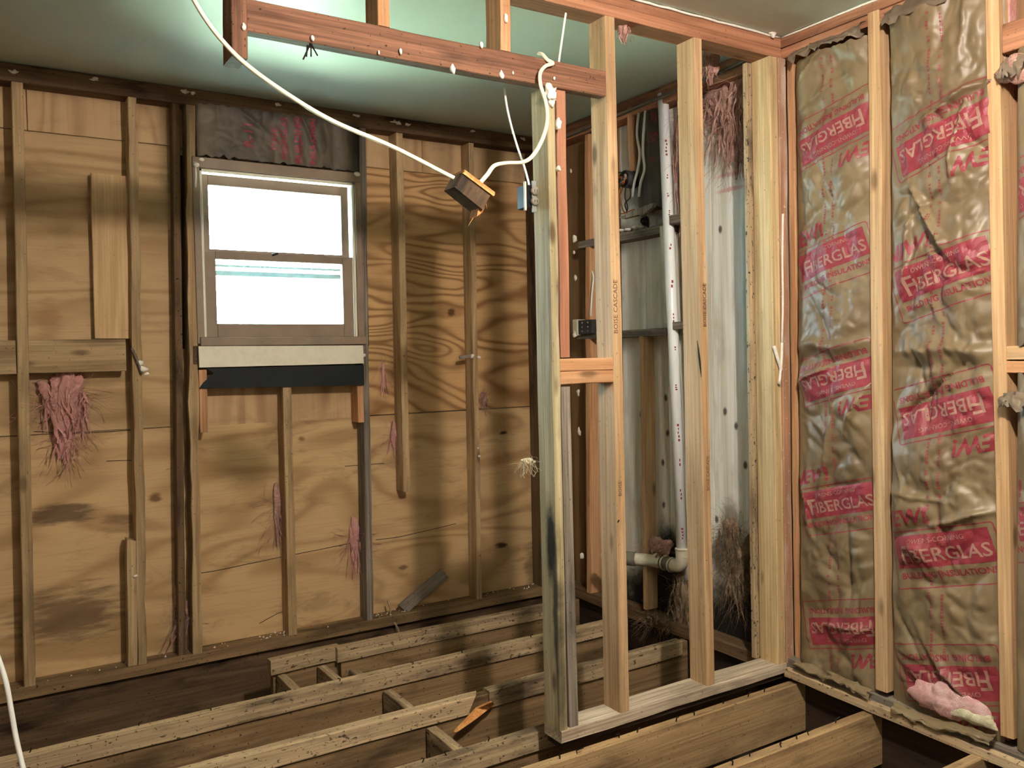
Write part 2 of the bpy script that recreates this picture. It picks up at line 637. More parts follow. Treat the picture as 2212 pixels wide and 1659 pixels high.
# ------------------------------------------------------------------ shell
ceil = box('ceiling', (-2.0, -1.6, ZC), (2.80, YS + 0.03, ZC + 0.06), 'paint')
tag(ceil, 'pale green painted ceiling above the stripped room', kind='structure')
wf = box('wall_front', (-2.0, -1.66, -0.7), (2.80, -1.6, ZC + 0.06), 'drywall')
tag(wf, 'plain wall behind the viewpoint', kind='structure')
wl = box('wall_left', (-2.06, -1.66, -0.7), (-2.0, YS + 0.05, ZC + 0.06), 'drywall')
tag(wl, 'plain side wall outside the picture', kind='structure')
gr = box('ground', (-2.05, -1.65, -0.72), (2.85, YS + 0.08, -0.62), 'soil')
tag(gr, 'dark bare soil of the crawl space under the joists', kind='structure')
fb = box('wall_foundation_back', (-2.0, YS + 0.012, -0.65), (2.75, YS + 0.09, -0.005), 'concrete')
tag(fb, 'dark concrete foundation below the back wall', kind='structure')
fr_ = box('wall_foundation_right', (XS + 0.012, -1.6, -0.65), (XS + 0.09, YS + 0.09, -0.005), 'concrete')
tag(fr_, 'dark concrete foundation below the insulated wall', kind='structure')
yard = box('ground_outside', (-25, YS + 0.35, -0.5), (25, 45, -0.4), 'lawn')
tag(yard, 'sunlit yard beyond the window', kind='structure')

# ------------------------------------------------------------------ floor joists
fl = empty('floor')
tag(fl, 'open floor framing of bare joists with the boards removed', kind='structure')
HJ = 0.19


def joist(name, a, b, mat='joist', h=HJ, strip=None, w=0.038, top=0.0, end1=0.0):
    """a, b: room points on the top front edge."""
    a, b = Vector(a), Vector(b)
    o = lumber(name, a - DZ * h, b - DZ * h, DY, w, h, mat, fl, bow=0.002)
    return o


def ystrip(o_parent, a, b, h=0.062, t=0.012, mat='strip', split=0.0):
    a, b = Vector(a), Vector(b)
    return lumber('nailer_strip', a - DZ * h - DY * t, b - DZ * h - DY * t, DY, 0.046, h + 0.003, mat, o_parent, bow=0.003, split=split)


YJ = {1: G(732, 1400).y, 2: G(600, 1507).y, 3: G(1000, 1509).y, 4: G(1000, 1627).y, 5: G(1400, 1583).y, 6: G(1740, 1598).y}
j1 = joist('joist', (1.31, YJ[1], -0.004), (2.60, YJ[1], -0.004))
ystrip(j1, (1.29, YJ[1], 0), (2.56, YJ[1], 0))
j1b = joist('joist', (1.02, YJ[1] + 0.03, -0.03), (1.30, YJ[1] + 0.03, -0.03), h=0.16)
o = ystrip(j1b, G(583, 1428), G(733, 1395), h=0.06, t=0.012)
j2 = joist('joist', (-1.9, YJ[2], -0.004), (2.60, YJ[2], -0.004))
ystrip(j2, (-1.9, YJ[2], 0), (2.56, YJ[2], 0))
j3 = joist('joist', (-1.9, YJ[3], -0.004), (2.60, YJ[3], -0.004))
x3 = G(1050, 1497).x
ystrip(j3, (-1.9, YJ[3], 0), (x3 - 0.02, YJ[3], 0), split=0.05, mat='strip')
ystrip(j3, (x3 + 0.01, YJ[3], 0.004), (2.56, YJ[3], 0.004))
j4 = joist('joist', (-1.9, YJ[4], -0.004), (2.60, YJ[4], -0.004))
ystrip(j4, (-1.9, YJ[4], 0), (2.56, YJ[4], 0), mat='strip')
x5 = G(1752, 1478).x
x6 = G(1903, 1537).x
j5 = joist('joist', (-1.9, YJ[5], 0), (x5 + 0.05, YJ[5], 0), mat='joist_light')
j6 = joist('joist', (-1.9, YJ[6], 0), (x6 + 0.05, YJ[6], 0), mat='joist_light')
y7 = G(2120, 1640).y
j7 = joist('joist', (-1.9, y7, 0), (G(2150, 1628).x, y7, 0), mat='joist_light')
for i in range(1, 5):
    joist('joist', (-1.9, y7 - 0.42 * i, 0), (XC, y7 - 0.42 * i, 0), mat='joist')
# nail stubs left in the joist tops
rng = random.Random(4)
for jo, yj, x0, x1, n in ((j5, YJ[5], 1.2, 2.5, 11), (j6, YJ[6], 1.6, 2.45, 9), (j2, YJ[2], 0.1, 2.2, 8), (j4, YJ[4], .9, 1.5, 4)):
    for i in range(n):
        x = x0 + (x1 - x0) * (i + rng.random() * 0.7) / n
        yy = yj + 0.008 + rng.random() * 0.02
        tube('nail', [(x, yy, -0.01), (x + rng.uniform(-.012, .012), yy, 0.012), (x + rng.uniform(-.02, .02), yy - 0.006, 0.018)], 0.0022, 'nail', jo, k=1, sides=5)
# blocking between the joists
for pxa, za, ya0, ya1, mt in (((348, 0), -0.065, 2, 3, 'strip'),):
    pass


def blocking(x, ya, yb, ztop, mat='strip', w=0.038, h=0.14):
    lumber('blocking', (x + w, ya + 0.039, ztop - h), (x + w, yb - 0.001, ztop - h), -DX, w, h, mat, fl) if False else \
        lumber('blocking', (x, yb - 0.013, ztop - h), (x, ya + 0.039, ztop - h), DX, w, h, mat, fl)


blocking(on(825, 1500, 1, YJ[2]).x, YJ[3], YJ[2], -0.066)
blocking(on(918, 1577, 1, YJ[3]).x, YJ[4], YJ[3], -0.066)
blocking(on(600, 1452, 1, YJ[1]).x, YJ[2], YJ[1] + 0.03, -0.066)
blocking(on(688, 1428, 1, YJ[1]).x, YJ[2], YJ[1] + 0.03, -0.066)
blocking(on(752, 1440, 1, YJ[1]).x, YJ[2], YJ[1], -0.10)
# rim joist and ledger under the back wall
lumber('rim_joist', (-2.0, YA + 0.03, -0.32), (2.62, YA + 0.03, -0.32), DY, 0.045, 0.268, 'dark', fl)
lumber('ledger', (-2.0, YA - 0.02, -0.335), (0.95, YA - 0.02, -0.335), DY, 0.05, 0.045, 'joist', fl)
lumber('ledger', (-2.0, YA - 0.08, -0.40), (0.95, YA - 0.08, -0.40), DY, 0.06, 0.05, 'darker', fl)
# timber edge and pit boards beyond the cut joists on the right
lumber('pit_board', (x5 - 0.1, YJ[6] + 0.045, -0.20), (x6 + 0.1, YJ[6] + 0.045, -0.20), DY, 0.09, 0.035, 'sole', fl)
lumber('pit_board', (x6 - 0.3, y7 + 0.05, -0.20), (XC - 0.1, y7 + 0.05, -0.20), DY, 0.12, 0.035, 'block_wood', fl)
lumber('rim_joist', (XC + 0.03, YA, -0.30), (XC + 0.03, -1.5, -0.30), DX, 0.045, 0.295, 'darker', fl)

# ------------------------------------------------------------------ back wall
wb = empty('wall_back')
tag(wb, 'open stud wall sheathed in bare plywood around the window', kind='structure')
za_p0, za_p1 = A(0, 1495), A(1168, 1268)
zpl = (za_p0.z + za_p1.z) / 2
lumber('bottom_plate', (-2.0, YA, zpl - 0.05), (2.62, YA, zpl - 0.05), DY, 0.089, 0.05, 'joist', wb)
zt = (A(47, 175).z + A(1144, 326).z) / 2
lumber('top_plate', (-2.0, YA - 0.002, zt), (2.66, YA - 0.002, zt), DY, 0.09, ZC - zt - 0.002, 'dark', wb)


def stud_a(x0, y0, x1, y1, mat='stud_back', w=0.038, d=0.088, name='stud', off=0.0, **kw):
    """x0,y0: top left front corner in the photo; x1,y1: bottom left front corner."""
    return lumber(name, A(x1, y1, off), A(x0, y0, off), DX, w, d, mat, wb, **kw)


def topz(x, z=None):
    return A(x, 175 + (x - 47) * 0.1376)


def toplate(x):
    return 175 + (x - 47) * 0.1376


def botplate(x):
    return 1495 - 0.1943 * x


stud_a(-190, toplate(-190), -170, botplate(-170))
s1 = stud_a(24, toplate(24), 52, botplate(52), w=0.040)
s2 = stud_a(276, toplate(276), 298, botplate(298), rag=0.010, w=0.036)
lumber('sister_stud', A(277, 1440), A(274, 1165), DX, 0.036, 0.06, 'stud_back', wb, end1=-0.012)
s3 = stud_a(402, toplate(402), 417, botplate(417), rag=0.012, w=0.038)
lumber('trimmer', A(386, botplate(386), 0.012), A(372, toplate(372), 0.012), DX, 0.030, 0.07, 'dark', wb)
s4 = stud_a(776, toplate(776), 793, botplate(793), w=0.034, mat='grey', rag=0.004)
s5 = stud_a(855, toplate(855), 872, 1063, w=0.037)
s6 = stud_a(1013, toplate(1013), 1031, botplate(1031), w=0.030, rag=0.005)
s7 = stud_a(1152, toplate(1152), 1170, botplate(1170), w=0.038, mat='dark')
sm = stud_a(611, 836, 624, botplate(624), w=0.040)
stud_a(772, 830, 774, 913, w=0.032, name='short_stud', mat='stud_fir')
stud_a(429, 799, 432, 935, w=0.034, name='short_stud', mat='stud_fir')
stud_a(1190, toplate(1190), 1212, botplate(1212), w=0.038, mat='dark', off=0.02)
# blocking between the first studs
bz1, bz0 = A(160, 733).z, A(160, 804).z
lumber('blocking', (s1.location.x + 0.03, YA + 0.004, bz0), (s2.location.x - 0.004, YA + 0.004, bz0), DY, 0.04, bz1 - bz0, 'stud_back', wb)
lumber('blocking', (-0.5, YA + 0.002, bz0 - .002), (A(34, 760).x, YA + 0.002, bz0 - .002), DY, 0.04, bz1 - bz0, 'stud_back', wb)

# plywood: three courses, cut round the window
WX0, WX1 = A(425, 600).x, A(785, 600).x
zs1 = (S(100, 293).z + S(950, 372).z) / 2
zs2 = (S(150, 930).z + S(950, 893).z) / 2
win_lo, win_hi = A(600, 748).z, A(600, 356).z
knot = '#1c120a'
sp_r2 = [(S(975, 675), (.028, .05, .024), knot, 0.95), (S(975, 675), (.11, .05, .04), '#7a4f26', 0.5), (S(972, 413), (.022, .05, .018), knot, 0.9),
         (S(105, 690), (.06, .05, .10), '#8a5a45', 0.4)]
sp_r3 = [(S(1087, 935), (.034, .05, .016), knot, 0.9), (S(1083, 1177), (.045, .05, .022), knot, 0.9), (S(338, 1075), (.03, .05, .022), '#5e3c20', 0.8),
         (S(130, 1110), (.14, .05, .05), '#3b2a1c', 0.75), (S(150, 1330), (.24, .05, .14), '#4a3424', 0.7), (S(262, 1120), (.12, .05, .03), '#5a412b', 0.45),
         (S(652, 948), (.02, .05, .016), '#5e4023', 0.7), (S(870, 1225), (.035, .05, .014), '#4a3017', 0.7), (S(1150, 1230), (.06, .05, .20), '#2c1f15', 0.5)]
M['ply_top'] = plywood('plywood_top_course', '#c4a57c', '#8f6c48', 0.5, 'Z', 9.0, seed=3.1)
M['ply_mid_l'] = plywood('plywood_middle_course_left', '#bd9f76', '#8f6f46', 0.6, 'X', 11.0, seed=5.2, spots=sp_r2[3:])
M['ply_mid_r'] = plywood('plywood_middle_course_right', '#c9a170', '#86603a', 0.95, 'X', 20.0, seed=11.7, spots=sp_r2[:3], dirt=0.15)
M['ply_low'] = plywood('plywood_lower_course', '#c7a67a', '#8f6c44', 0.6, 'X', 10.0, seed=21.3, spots=sp_r3, dirt=0.4)
M['ply_sill'] = plywood('stained_plywood_below_sill', '#c0a078', '#7a5038', 0.7, 'Z', 7.0, seed=8.8)
TH = 0.012
g = 0.0012


def panel(x0, x1, z0, z1, mat, dy=0.0):
    return box('plywood_panel', (x0 + g, YS + dy, z0 + g), (x1 - g, YS + dy + TH, z1 - g), mat, wb)


xs_t = S(912, 330).x
panel(-2.0, S(60, 300).x, zs1, ZC, 'ply_top')
panel(S(60, 300).x, WX0, zs1, ZC, 'ply_top')
panel(WX1, xs_t, zs1, ZC, 'ply_top')
panel(xs_t, XS, zs1, ZC, 'ply_top', 0.002)
panel(WX0, WX1, win_hi, ZC, 'ply_top')
panel(-2.0, WX0, zs2, zs1, 'ply_mid_l')
panel(WX1, XS, zs2, zs1, 'ply_mid_r')
panel(WX0, WX1, zs2 - 0.015, win_lo, 'ply_sill', 0.002)
panel(-2.0, S(430, 1200).x, -0.1, zs2, 'ply_low')
panel(S(430, 1200).x, XS, -0.1, zs2 - 0.002, 'ply_low', 0.001)
# long shrinkage cracks in the lower sheets
for pts in ([(432, 1238), (470, 1232), (560, 1213), (640, 1197), (720, 1181), (775, 1170)], [(812, 1166), (860, 1160), (940, 1142), (985, 1131)],
            [(72, 932), (150, 936), (210, 934), (285, 929)], [(230, 996), (285, 994)], [(745, 1007), (830, 1001)], [(560, 1347), (600, 1325), (612, 1322)]):
    tube('crack', [S(x, y, -0.0002) for x, y in pts], 0.0016, 'darker', wb, k=3, sides=5)
# outer skin so that no daylight leaks through the joints
for nm, lo, hi in (('siding', (-2.0, YS + 0.02, -0.02), (WX0, YS + 0.045, ZC + .05)), ('siding', (WX1, YS + 0.02, -0.02), (2.78, YS + 0.045, ZC + .05)),
                   ('siding', (WX0, YS + 0.02, -0.02), (WX1, YS + 0.045, win_lo)), ('siding', (WX0, YS + 0.02, win_hi), (WX1, YS + 0.045, ZC + .05))):
    box(nm, lo, hi, 'siding', wb)
# black felt strip under the sill
outline('felt_strip', [A(446, 796, -.012), A(786, 788, -.012), A(787, 832, -.012), A(600, 836, -.012), A(430, 839, -.012), A(440, 826, -.012), A(462, 806, -.012)], 0.004, DY, 'black', wb)
lumber('rough_sill', (A(432, 800).x, YA + 0.004, A(600, 834).z), (A(788, 800).x, YA + 0.004, A(600, 834).z), DY, 0.085, 0.06, 'darker', wb)

# ------------------------------------------------------------------ window
w1 = empty('window_1', (A(600, 745).x, YA, A(600, 745).z))
tag(w1, 'small double-hung window glowing with daylight in the plywood wall', kind='structure')
fx0, fx1 = A(419, 500).x, A(781, 500).x
fz0, fz1 = A(600, 741).z, A(600, 357).z
fy0, fy1 = YA - 0.006, YS + 0.05


def wbox(name, x0, x1, z0, z1, y0, y1, mat, parent=w1):
    return box(name, (x0, y0, z0), (x1, y1, z1), mat, parent)


jt = 0.030
wbox('sub_sill', fx0 - .02, fx1 + .02, fz0 - 0.09, fz0 - 0.008, YA + 0.002, fy1, 'dark')
wbox('side_filler', fx0 - .06, fx0 - .001, fz0 - 0.02, fz1 + .02, YS - 0.004, fy1, 'darker')
wbox('side_filler', fx1 + .001, fx1 + .06, fz0 - 0.02, fz1 + .02, YS - 0.004, fy1, 'darker')
wbox('jamb', fx0, fx0 + jt, fz0, fz1, fy0, fy1, 'brownboard')
wbox('jamb', fx1 - jt, fx1, fz0, fz1, fy0, fy1, 'brownboard')
wbox('head', fx0, fx1, fz1 - 0.045, fz1, fy0 - 0.004, fy1, 'brownboard')
wbox('stool', fx0 + 0.01, fx1 + 0.005, fz0 - 0.010, fz0 + 0.028, fy0 - 0.012, fy1, 'brownboard')
wbox('stop_bead', fx0 + jt, fx0 + jt + 0.012, fz0 + .028, fz1 - .045, YA + 0.006, YA + 0.02, 'white_paint')
wbox('stop_bead', fx1 - jt - 0.012, fx1 - jt, fz0 + .028, fz1 - .045, YA + 0.006, YA + 0.02, 'white_paint')
wbox('stop_bead', fx0 + jt, fx1 - jt, fz1 - .057, fz1 - .045, YA + 0.006, YA + 0.02, 'white_paint')


def sash(name, x0, x1, z0, z1, y, rail_b, rail_t, stile, t=0.03):
    s = empty(name, ((x0 + x1) / 2, y, z0))
    s.parent = w1
    s.matrix_parent_inverse = Matrix.Translation(w1.location).inverted()
    for nm, a, b, c, d in (('stile', x0, x0 + stile, z0, z1), ('stile', x1 - stile, x1, z0, z1), ('rail', x0 + stile, x1 - stile, z0, z0 + rail_b), ('rail', x0 + stile, x1 - stile, z1 - rail_t, z1)):
        o_ = box(nm, (a, y, c), (b, y + t, d), 'brownboard')
        o_.parent = s
        o_.matrix_parent_inverse = PW(s).inverted()
    o_ = box('pane', (x0 + stile - .005, y + t * .45, z0 + rail_b - .005), (x1 - stile + .005, y + t * .45 + 0.003, z1 - rail_t + .005), 'glass')
    o_.parent = s
    o_.matrix_parent_inverse = PW(s).inverted()
    return s


zm = A(600, 553).z
sash('upper_sash', fx0 + .042, fx1 - .042, zm - 0.01, fz1 - .058, YA + 0.058, .035, .045, .036)
sash('lower_sash', fx0 + .040, fx1 - .040, fz0 + .028, zm + 0.012, YA + 0.022, .060, .034, .052)
# aluminium storm sash outside
wbox('storm_rail', fx0 + jt, fx1 - jt, zm - 0.085, zm - 0.062, YS + 0.035, YS + 0.045, 'storm')
wbox('storm_rail', fx0 + jt, fx1 - jt, zm - 0.045, zm - 0.034, YS + 0.035, YS + 0.045, 'storm')
wbox('storm_stile', fx1 - jt - 0.022, fx1 - jt, fz0 + 0.02, zm, YS + 0.035, YS + 0.045, 'storm')
apr = outline('apron', [A(429, 748, -.02), A(784, 746, -.02), A(786, 785, -.02), A(431, 794, -.02)], 0.018, DY, 'white_paint', w1)
apr['label'] = 'chipped white-painted apron board'
tube('sash_lock', [on(588, 551, 1, YA + .02), on(600, 547, 1, YA + .02)], 0.006, 'dark_metal', w1, k=2)
for x, y in ((434, 345), (424, 356), (772, 376), (786, 768)):
    blob('caulk_lump', A(x, y, -0.014), (.014, .006, .009), 'plaster', w1, sub=2, seed=x)
tube('caulk_run', [A(421, 350, -.008), A(423, 375, -.008), A(422, 405, -.008)], 0.005, 'plaster', w1, k=3)

# ------------------------------------------------------------------ partition
wp = empty('wall_partition')
tag(wp, 'bare stud partition with a short header, standing free in the room', kind='structure')


def px_at(x0, y0, x1, y1, y):
    return x0 + (x1 - x0) * (y - y0) / (y1 - y0)


pz = (P(1212, 1581).z + P(1686, 1434).z) / 2
lumber('sole_plate', (P(1213, 1590).x - 0.002, YP - 0.004, pz - 0.04), (XC, YP - 0.004, pz - 0.04), DY, 0.097, 0.04, 'sole', wp, rag=0.004)
lumber('subfloor_strip', (P(1216, 1590).x, YP + 0.012, pz - 0.062), (XC, YP + 0.012, pz - 0.062), DY, 0.075, 0.021, 'darker', wp)
tpz = ZC - 0.002
lumber('top_plate', (-0.6, YP, tpz - 0.078), (XC, YP, tpz - 0.078), DY, 0.089, 0.038, 'plate_fir', wp)
lumber('top_plate', (-0.6, YP, tpz - 0.039), (XC, YP, tpz - 0.039), DY, 0.089, 0.038, 'plate_fir', wp)
ztp = tpz - 0.078
hz0, hz1 = 2.090, 2.172


def stud_p(xt, yt, xb, yb, mat, w=0.038, d=0.089, z0=None, z1=None, name='stud', off=0.0, **kw):
    """front-left edge in the photo from top (xt,yt) to bottom (xb,yb); ends set by z0/z1."""
    a, b = P(xb, yb, off), P(xt, yt, off)
    dirv = (b - a) / (b.z - a.z)
    if z0 is not None:
        a2 = a + dirv * (z0 - a.z)
    else:
        a2 = a
    b2 = a + dirv * (z1 - a.z) if z1 is not None else b
    return lumber(name, a2, b2, DX, w, d, mat, wp, **kw)


M['stud_mould'] = wood('greyish_pine_stud_with_mould', '#b5a886', '#93835e', dirt_amt=0.18, knots=0.75,
                       spots=[((0.0, 0.03, 0.60), (0.05, 0.035, 0.16), '#0d0f0c', 0.95), ((0.0, 0.01, 0.38), (0.05, 0.02, 0.22), '#171510', 0.85), ((0.0, 0.005, 0.15), (0.05, 0.015, 0.2), '#241c14', 0.7)])
pp1 = stud_p(1181, 190, 1210, 1576, 'stud_mould', w=0.030, z0=pz, z1=hz0, rag=0.004)
pred = stud_p(1203, 230, 1212, 772, 'stud_red', w=0.036, z1=hz0, off=0.012)
pgrey = stud_p(1212, 836, 1231, 1565, 'grey', w=0.036, z0=pz, off=0.004)
p2 = stud_p(1307, 25, 1340, 1532, 'stud_green', w=0.040, z0=pz, z1=ztp)
p3 = stud_p(1499, 75, 1528, 1472, 'stud_green', w=0.038, z0=pz, z1=ztp)
xa = P(1210, 800).x
xb = P(1327, 800).x
zb0, zb1, zb2 = P(1265, 829).z, P(1265, 801).z, P(1265, 774).z
lumber('niche_sill', (xa, YP, zb0), (xb - .003, YP, zb0), DY, 0.088, zb1 - zb0 - .001, 'stud_fir', wp)
lumber('niche_sill', (xa, YP, zb1), (xb - .003, YP, zb1), DY, 0.088, zb2 - zb1, 'stud_fir', wp)
hx0 = P(534, 35).x
hdr = lumber('header', (hx0, YP, hz0), (p2.location.x - 0.022, YP, hz0), DY, 0.04, hz1 - hz0, 'header', wp, bow=0.003, rag=0.003)
stud_p(500, 0, 501, 122, 'header', w=0.040, z0=2.022, z1=ztp)
c1 = stud_p(816, 0, 817, 50, 'stud_fir', w=0.036, z0=hz1, z1=ztp, name='cripple_stud')
c2 = stud_p(1081, 0, 1082, 105, 'stud_fir', w=0.036, z0=hz1, z1=ztp, name='cripple_stud')
# end post against the insulated wall
M['post_splash'] = wood('plaster_splashed_post', '#ad8368', '#8d654c', dirt='#d8cbbd', dirt_amt=0.35, knots=0.2)
M['stud_knotty'] = wood('knotty_yellow_post', '#c6ad84', '#a88c60', dirt_amt=0.2, knots=0.9)
stud_p(1662, 110, 1681, 1432, 'stud_knotty', w=0.042, z0=pz, z1=ztp)
pe = lumber('end_post', (2.599, YP - 0.006, pz), (2.579, YP - 0.006, ztp), DX, 0.042, 0.092, 'post_splash', wp, rag=0.005)
ps = lumber('board_edge', (P(1662, 110).x - 0.0, YP + 0.092, 0.06), (P(1662, 110).x - 0.02, YP + 0.092, ztp), DX, 0.08, 0.024, 'strip', wp, rag=0.004)
# lettering stamped on stud edges
for (x, y0, y1, txt, mt) in ((1328, 605, 720, 'BOISE CASCADE', None), (1521, 612, 705, 'BOISE CASCADE', None), (1528, 985, 1060, 'BOISE CASCADE', None), (1338, 1040, 1072, 'BOISE', None)):
    a, b = P(x, y1, -0.0035), P(x, y0, -0.0035)
    hgt = b.z - a.z
    v, f = text_tris(txt, 1.0)
    wdt = max(p_[0] for p_ in v) - min(p_[0] for p_ in v)
    k = hgt / wdt
    mid = (a + b) / 2
    tx = mesh('grade_stamp', [mid + DZ * (p_[0] * k) - DX * (p_[1] * k) + DX * 0.004 for p_ in v], f, 'ink_stamp', p2 if x < 1400 else p3)
# plaster blobs, nails on the partition
for x, y, rx, rz, par in ((1190, 206, .022, .030, pp1), (1206, 268, .008, .016, pred), (1205, 365, .006, .008, pred)):
    blob('plaster_blob', P(x, y, -0.006), (rx, .014, rz), 'plaster', par, sub=3, freq=70, amp=.6, seed=x)
for x, y, r in ((675, 84, .006), (865, 110, .006), (818, 113, .005), (978, 149, .011), (1083, 163, .011), (1108, 157, .004), (1197, 170, .005), (1040, 98, .007), (526, 57, .007), (1092, 40, .010)):
    blob('plaster_blob', P(x, y, -0.004), (r * .7, r * .7, r * 1.3), 'plaster', hdr, sub=2, freq=90, amp=.6, seed=x)
for (x0, y0, x1, y1) in ((672, 92, 672, 122), (670, 95, 655, 128), (672, 95, 686, 120), (664, 98, 662, 122)):
    tube('nail', [P(x0, y0, 0.01), P(x1, y1, -0.005)], 0.0022, 'nail', hdr, k=1, sides=5)
hdr['label'] = 'rough reddish-brown header board with plaster blobs'
# white splash on the corner post
for pts, r in (([(1691, 462), (1690, 560), (1691, 650), (1689, 740)], .0045), ([(1672, 748), (1680, 775), (1688, 800)], .007), ([(1689, 740), (1688, 775), (1683, 830)], .006)):
    tube('plaster_splash', [on(x, y, 1, YP - 0.008) for x, y in pts], r, 'plaster', pe, k=5, sides=6)
blob('plaster_blob', P(1669, 70, -0.012), (.016, .010, .016), 'plaster', wp, sub=3, freq=80, amp=.6, seed=2)
for (q0_, q1_) in (((0.2, YP - 0.003, ZC - .005), (2.59, YP - 0.003, ZC - .005)),):
    v_, f_ = [], []
    pts_ = [Vector(q0_).lerp(Vector(q1_), i / 60) + Vector((0, -.003 * noise.noise((i * .9, 3, 0)), -.004 * abs(noise.noise((i * .7, 0, 0))))) for i in range(61)]
    tube('plaster_bead', pts_, [.004 + .003 * abs(noise.noise((i * .6, 5, 0))) for i in range(61)], 'plaster', wp, k=1, sides=5)
# splintered kink on the third stud, hole in the second
def on_side(st, x, y):
    return on(x, y, 0, st.location.x - 0.0015 + 0.0)


tube('split', [P(1506, 735, .0), P(1511, 775, .0), P(1515, 815, .0)], [.0008 + .0026 * math.sin(math.pi * i / 16) for i in range(17)], 'darker', p3, k=8, sides=5)
for pts in ([(1488, 1003), (1500, 1008), (1512, 1012), (1522, 1013), (1527, 1011)], [(1487, 1196), (1494, 1203), (1505, 1206), (1516, 1212), (1527, 1210)]):
    tube('split', [P(x, y, 0.089 * (1527 - x) / 40) + DX * -0.002 for x, y in pts], .0018, 'darker', p3, k=4, sides=5)
tube('knot_ring', [P(1338 - 14 + 17 * math.cos(a_), 1110 + 24 * math.sin(a_), 0.03 - 0.045 * math.cos(a_)) + DX * -0.002 for a_ in [0.6 + i * 0.34 for i in range(14)]], .0028, 'darker', p2, k=2, sides=5)

# ------------------------------------------------------------------ right wall
wr = empty('wall_right')
tag(wr, 'insulated stud wall running from the corner past the partition', kind='structure')
cz = pz + 0.0
a0, a1 = Cw(1701, 1423), Cw(2212, 1633)
lumber('bottom_plate', (XC - 0.0, YA + 0.05, 0.0), (XC, YP + 0.1, 0.0), DX, 0.089, 0.05, 'dark', wr)
dirc = (a1 - a0)
lumber('bottom_plate', a0 - DZ * 0.045 - dirc * 0.02 + DX * 0.004, a1 + dirc * 1.2 - DZ * 0.045 + DX * 0.004, DX, 0.085, 0.045, 'grey', wr)
b0, b1 = on(1694, 1443, 0, XC - 0.03), on(2212, 1656, 0, XC - 0.03)
db = b1 - b0
lumber('edge_nailer', b0 - DZ * 0.034, b1 + db * 1.2 - DZ * 0.034, DX, 0.03, 0.034, 'strip', wr, rag=0.004)
lumber('top_plate', (XC, YA, tpz - 0.078), (XC, -1.5, tpz - 0.078), DX, 0.089, 0.038, 'plate_fir', wr)
lumber('top_plate', (XC, YA, tpz - 0.039), (XC, -1.5, tpz - 0.039), DX, 0.089, 0.038, 'plate_fir', wr)


def stud_c(xt, yt, xb, yb, mat='stud', w=0.038, d=0.088, name='stud', off=0.0, **kw):
    return lumber(name, Cw(xb, yb, off), Cw(xt, yt, off), -DY, w, d, mat, wr, **kw)


k1 = lumber('stud', (XC + 0.043, YP - 0.004, 0.05), (XC + 0.025, YP - 0.004, ztp), -DY, 0.030, 0.04, 'stud_fir', wr, rag=0.004)
k2 = stud_c(1873, 24, 1890, 1488, w=0.046)
k3 = stud_c(2125, -80, 2160, 1588, w=0.040)
k4 = lumber('stud', (XC, 0.99, 0.03), (XC, 0.99, ztp), -DY, 0.038, 0.088, 'stud', wr)
for i in range(4):
    yy = 0.55 - 0.406 * i
    lumber('stud', (XC, yy, 0.03), (XC, yy, ztp), -DY, 0.038, 0.088, 'stud', wr)
# blocks in the bay past the third stud
yk3 = Cw(2155, 700).y - 0.012
for y0, y1, mt in ((780, 806, 'stud_fir'), (748, 778, 'stud')):
    zz0, zz1 = Cw(2185, y1).z, Cw(2185, y0).z
    lumber('blocking', (XC + 0.004, yk3, zz0), (XC + 0.004, 0.99, zz0), DX, 0.085, zz1 - zz0, mt, wr)
zz0, zz1 = Cw(2185, 108).z, Cw(2185, 45).z
lumber('blocking', (XC + 0.004, yk3, zz0), (XC + 0.004, 0.99, zz0), DX, 0.04, zz1 - zz0, 'plate_fir', wr)
pts_ = [Vector((XC - .003, YP - 3.0 * i / 60, ZC - .005 - .004 * abs(noise.noise((i * .7, 2, 0))))) for i in range(61)]
tube('plaster_bead', pts_, [.004 + .003 * abs(noise.noise((i * .6, 7, 0))) for i in range(61)], 'plaster', wr, k=1, sides=5)
# sheathing boards
mould = '#0c0b09'


def Dp(x, y, off=0.0):
    return on(x, y, 0, XS - off)


rel = lambda q, y0, z0: (q[0], q[1], q[2])
sp_d = [(Dp(1470, 1330), (.2, .75, .24), mould, 1.0), (Dp(1605, 1360), (.2, .22, .30), mould, 1.0), (Dp(1440, 1200), (.2, .10, .20), mould, 0.95), (Dp(1455, 1190), (.1, .13, .14), mould, 0.95), (Dp(1440, 1270), (.1, .30, .10), mould, 1.0), (Dp(1590, 1330), (.1, .14, .16), mould, 1.0), (Dp(1640, 1250), (.1, .04, .5), mould, 0.95),
        (Dp(1400, 1320), (.1, .45, .08), mould, 1.0), (Dp(1580, 1130), (.1, .07, .12), '#4a3826', 0.7), (Dp(1300, 1150), (.1, .16, .5), '#2a1c12', 0.75), (Dp(1300, 520), (.1, .20, .5), '#4f3822', 0.7),
        (Dp(1405, 400), (.1, .18, .22), '#1d1914', 0.85), (Dp(1560, 1200), (.1, .10, .10), mould, 0.8), (Dp(1612, 620), (.1, .022, .55), '#a9bfae', 0.85)]
kn = [(x, y) for x, y in ((1385, 895), (1438, 860), (1442, 935), (1432, 1000), (1556, 495), (1590, 920), (1566, 890), (1610, 1005), (1434, 1090), (1548, 1122), (1572, 1128))]
sp_k = [(Dp(x, y), (.1, .014, .022), '#2b1d12', 0.9) for x, y in kn]
sp_k += [(Dp(1578, 376), (.1, .10, .012), '#c98a84', 0.7), (Dp(1578, 409), (.1, .10, .012), '#c98a84', 0.7)]


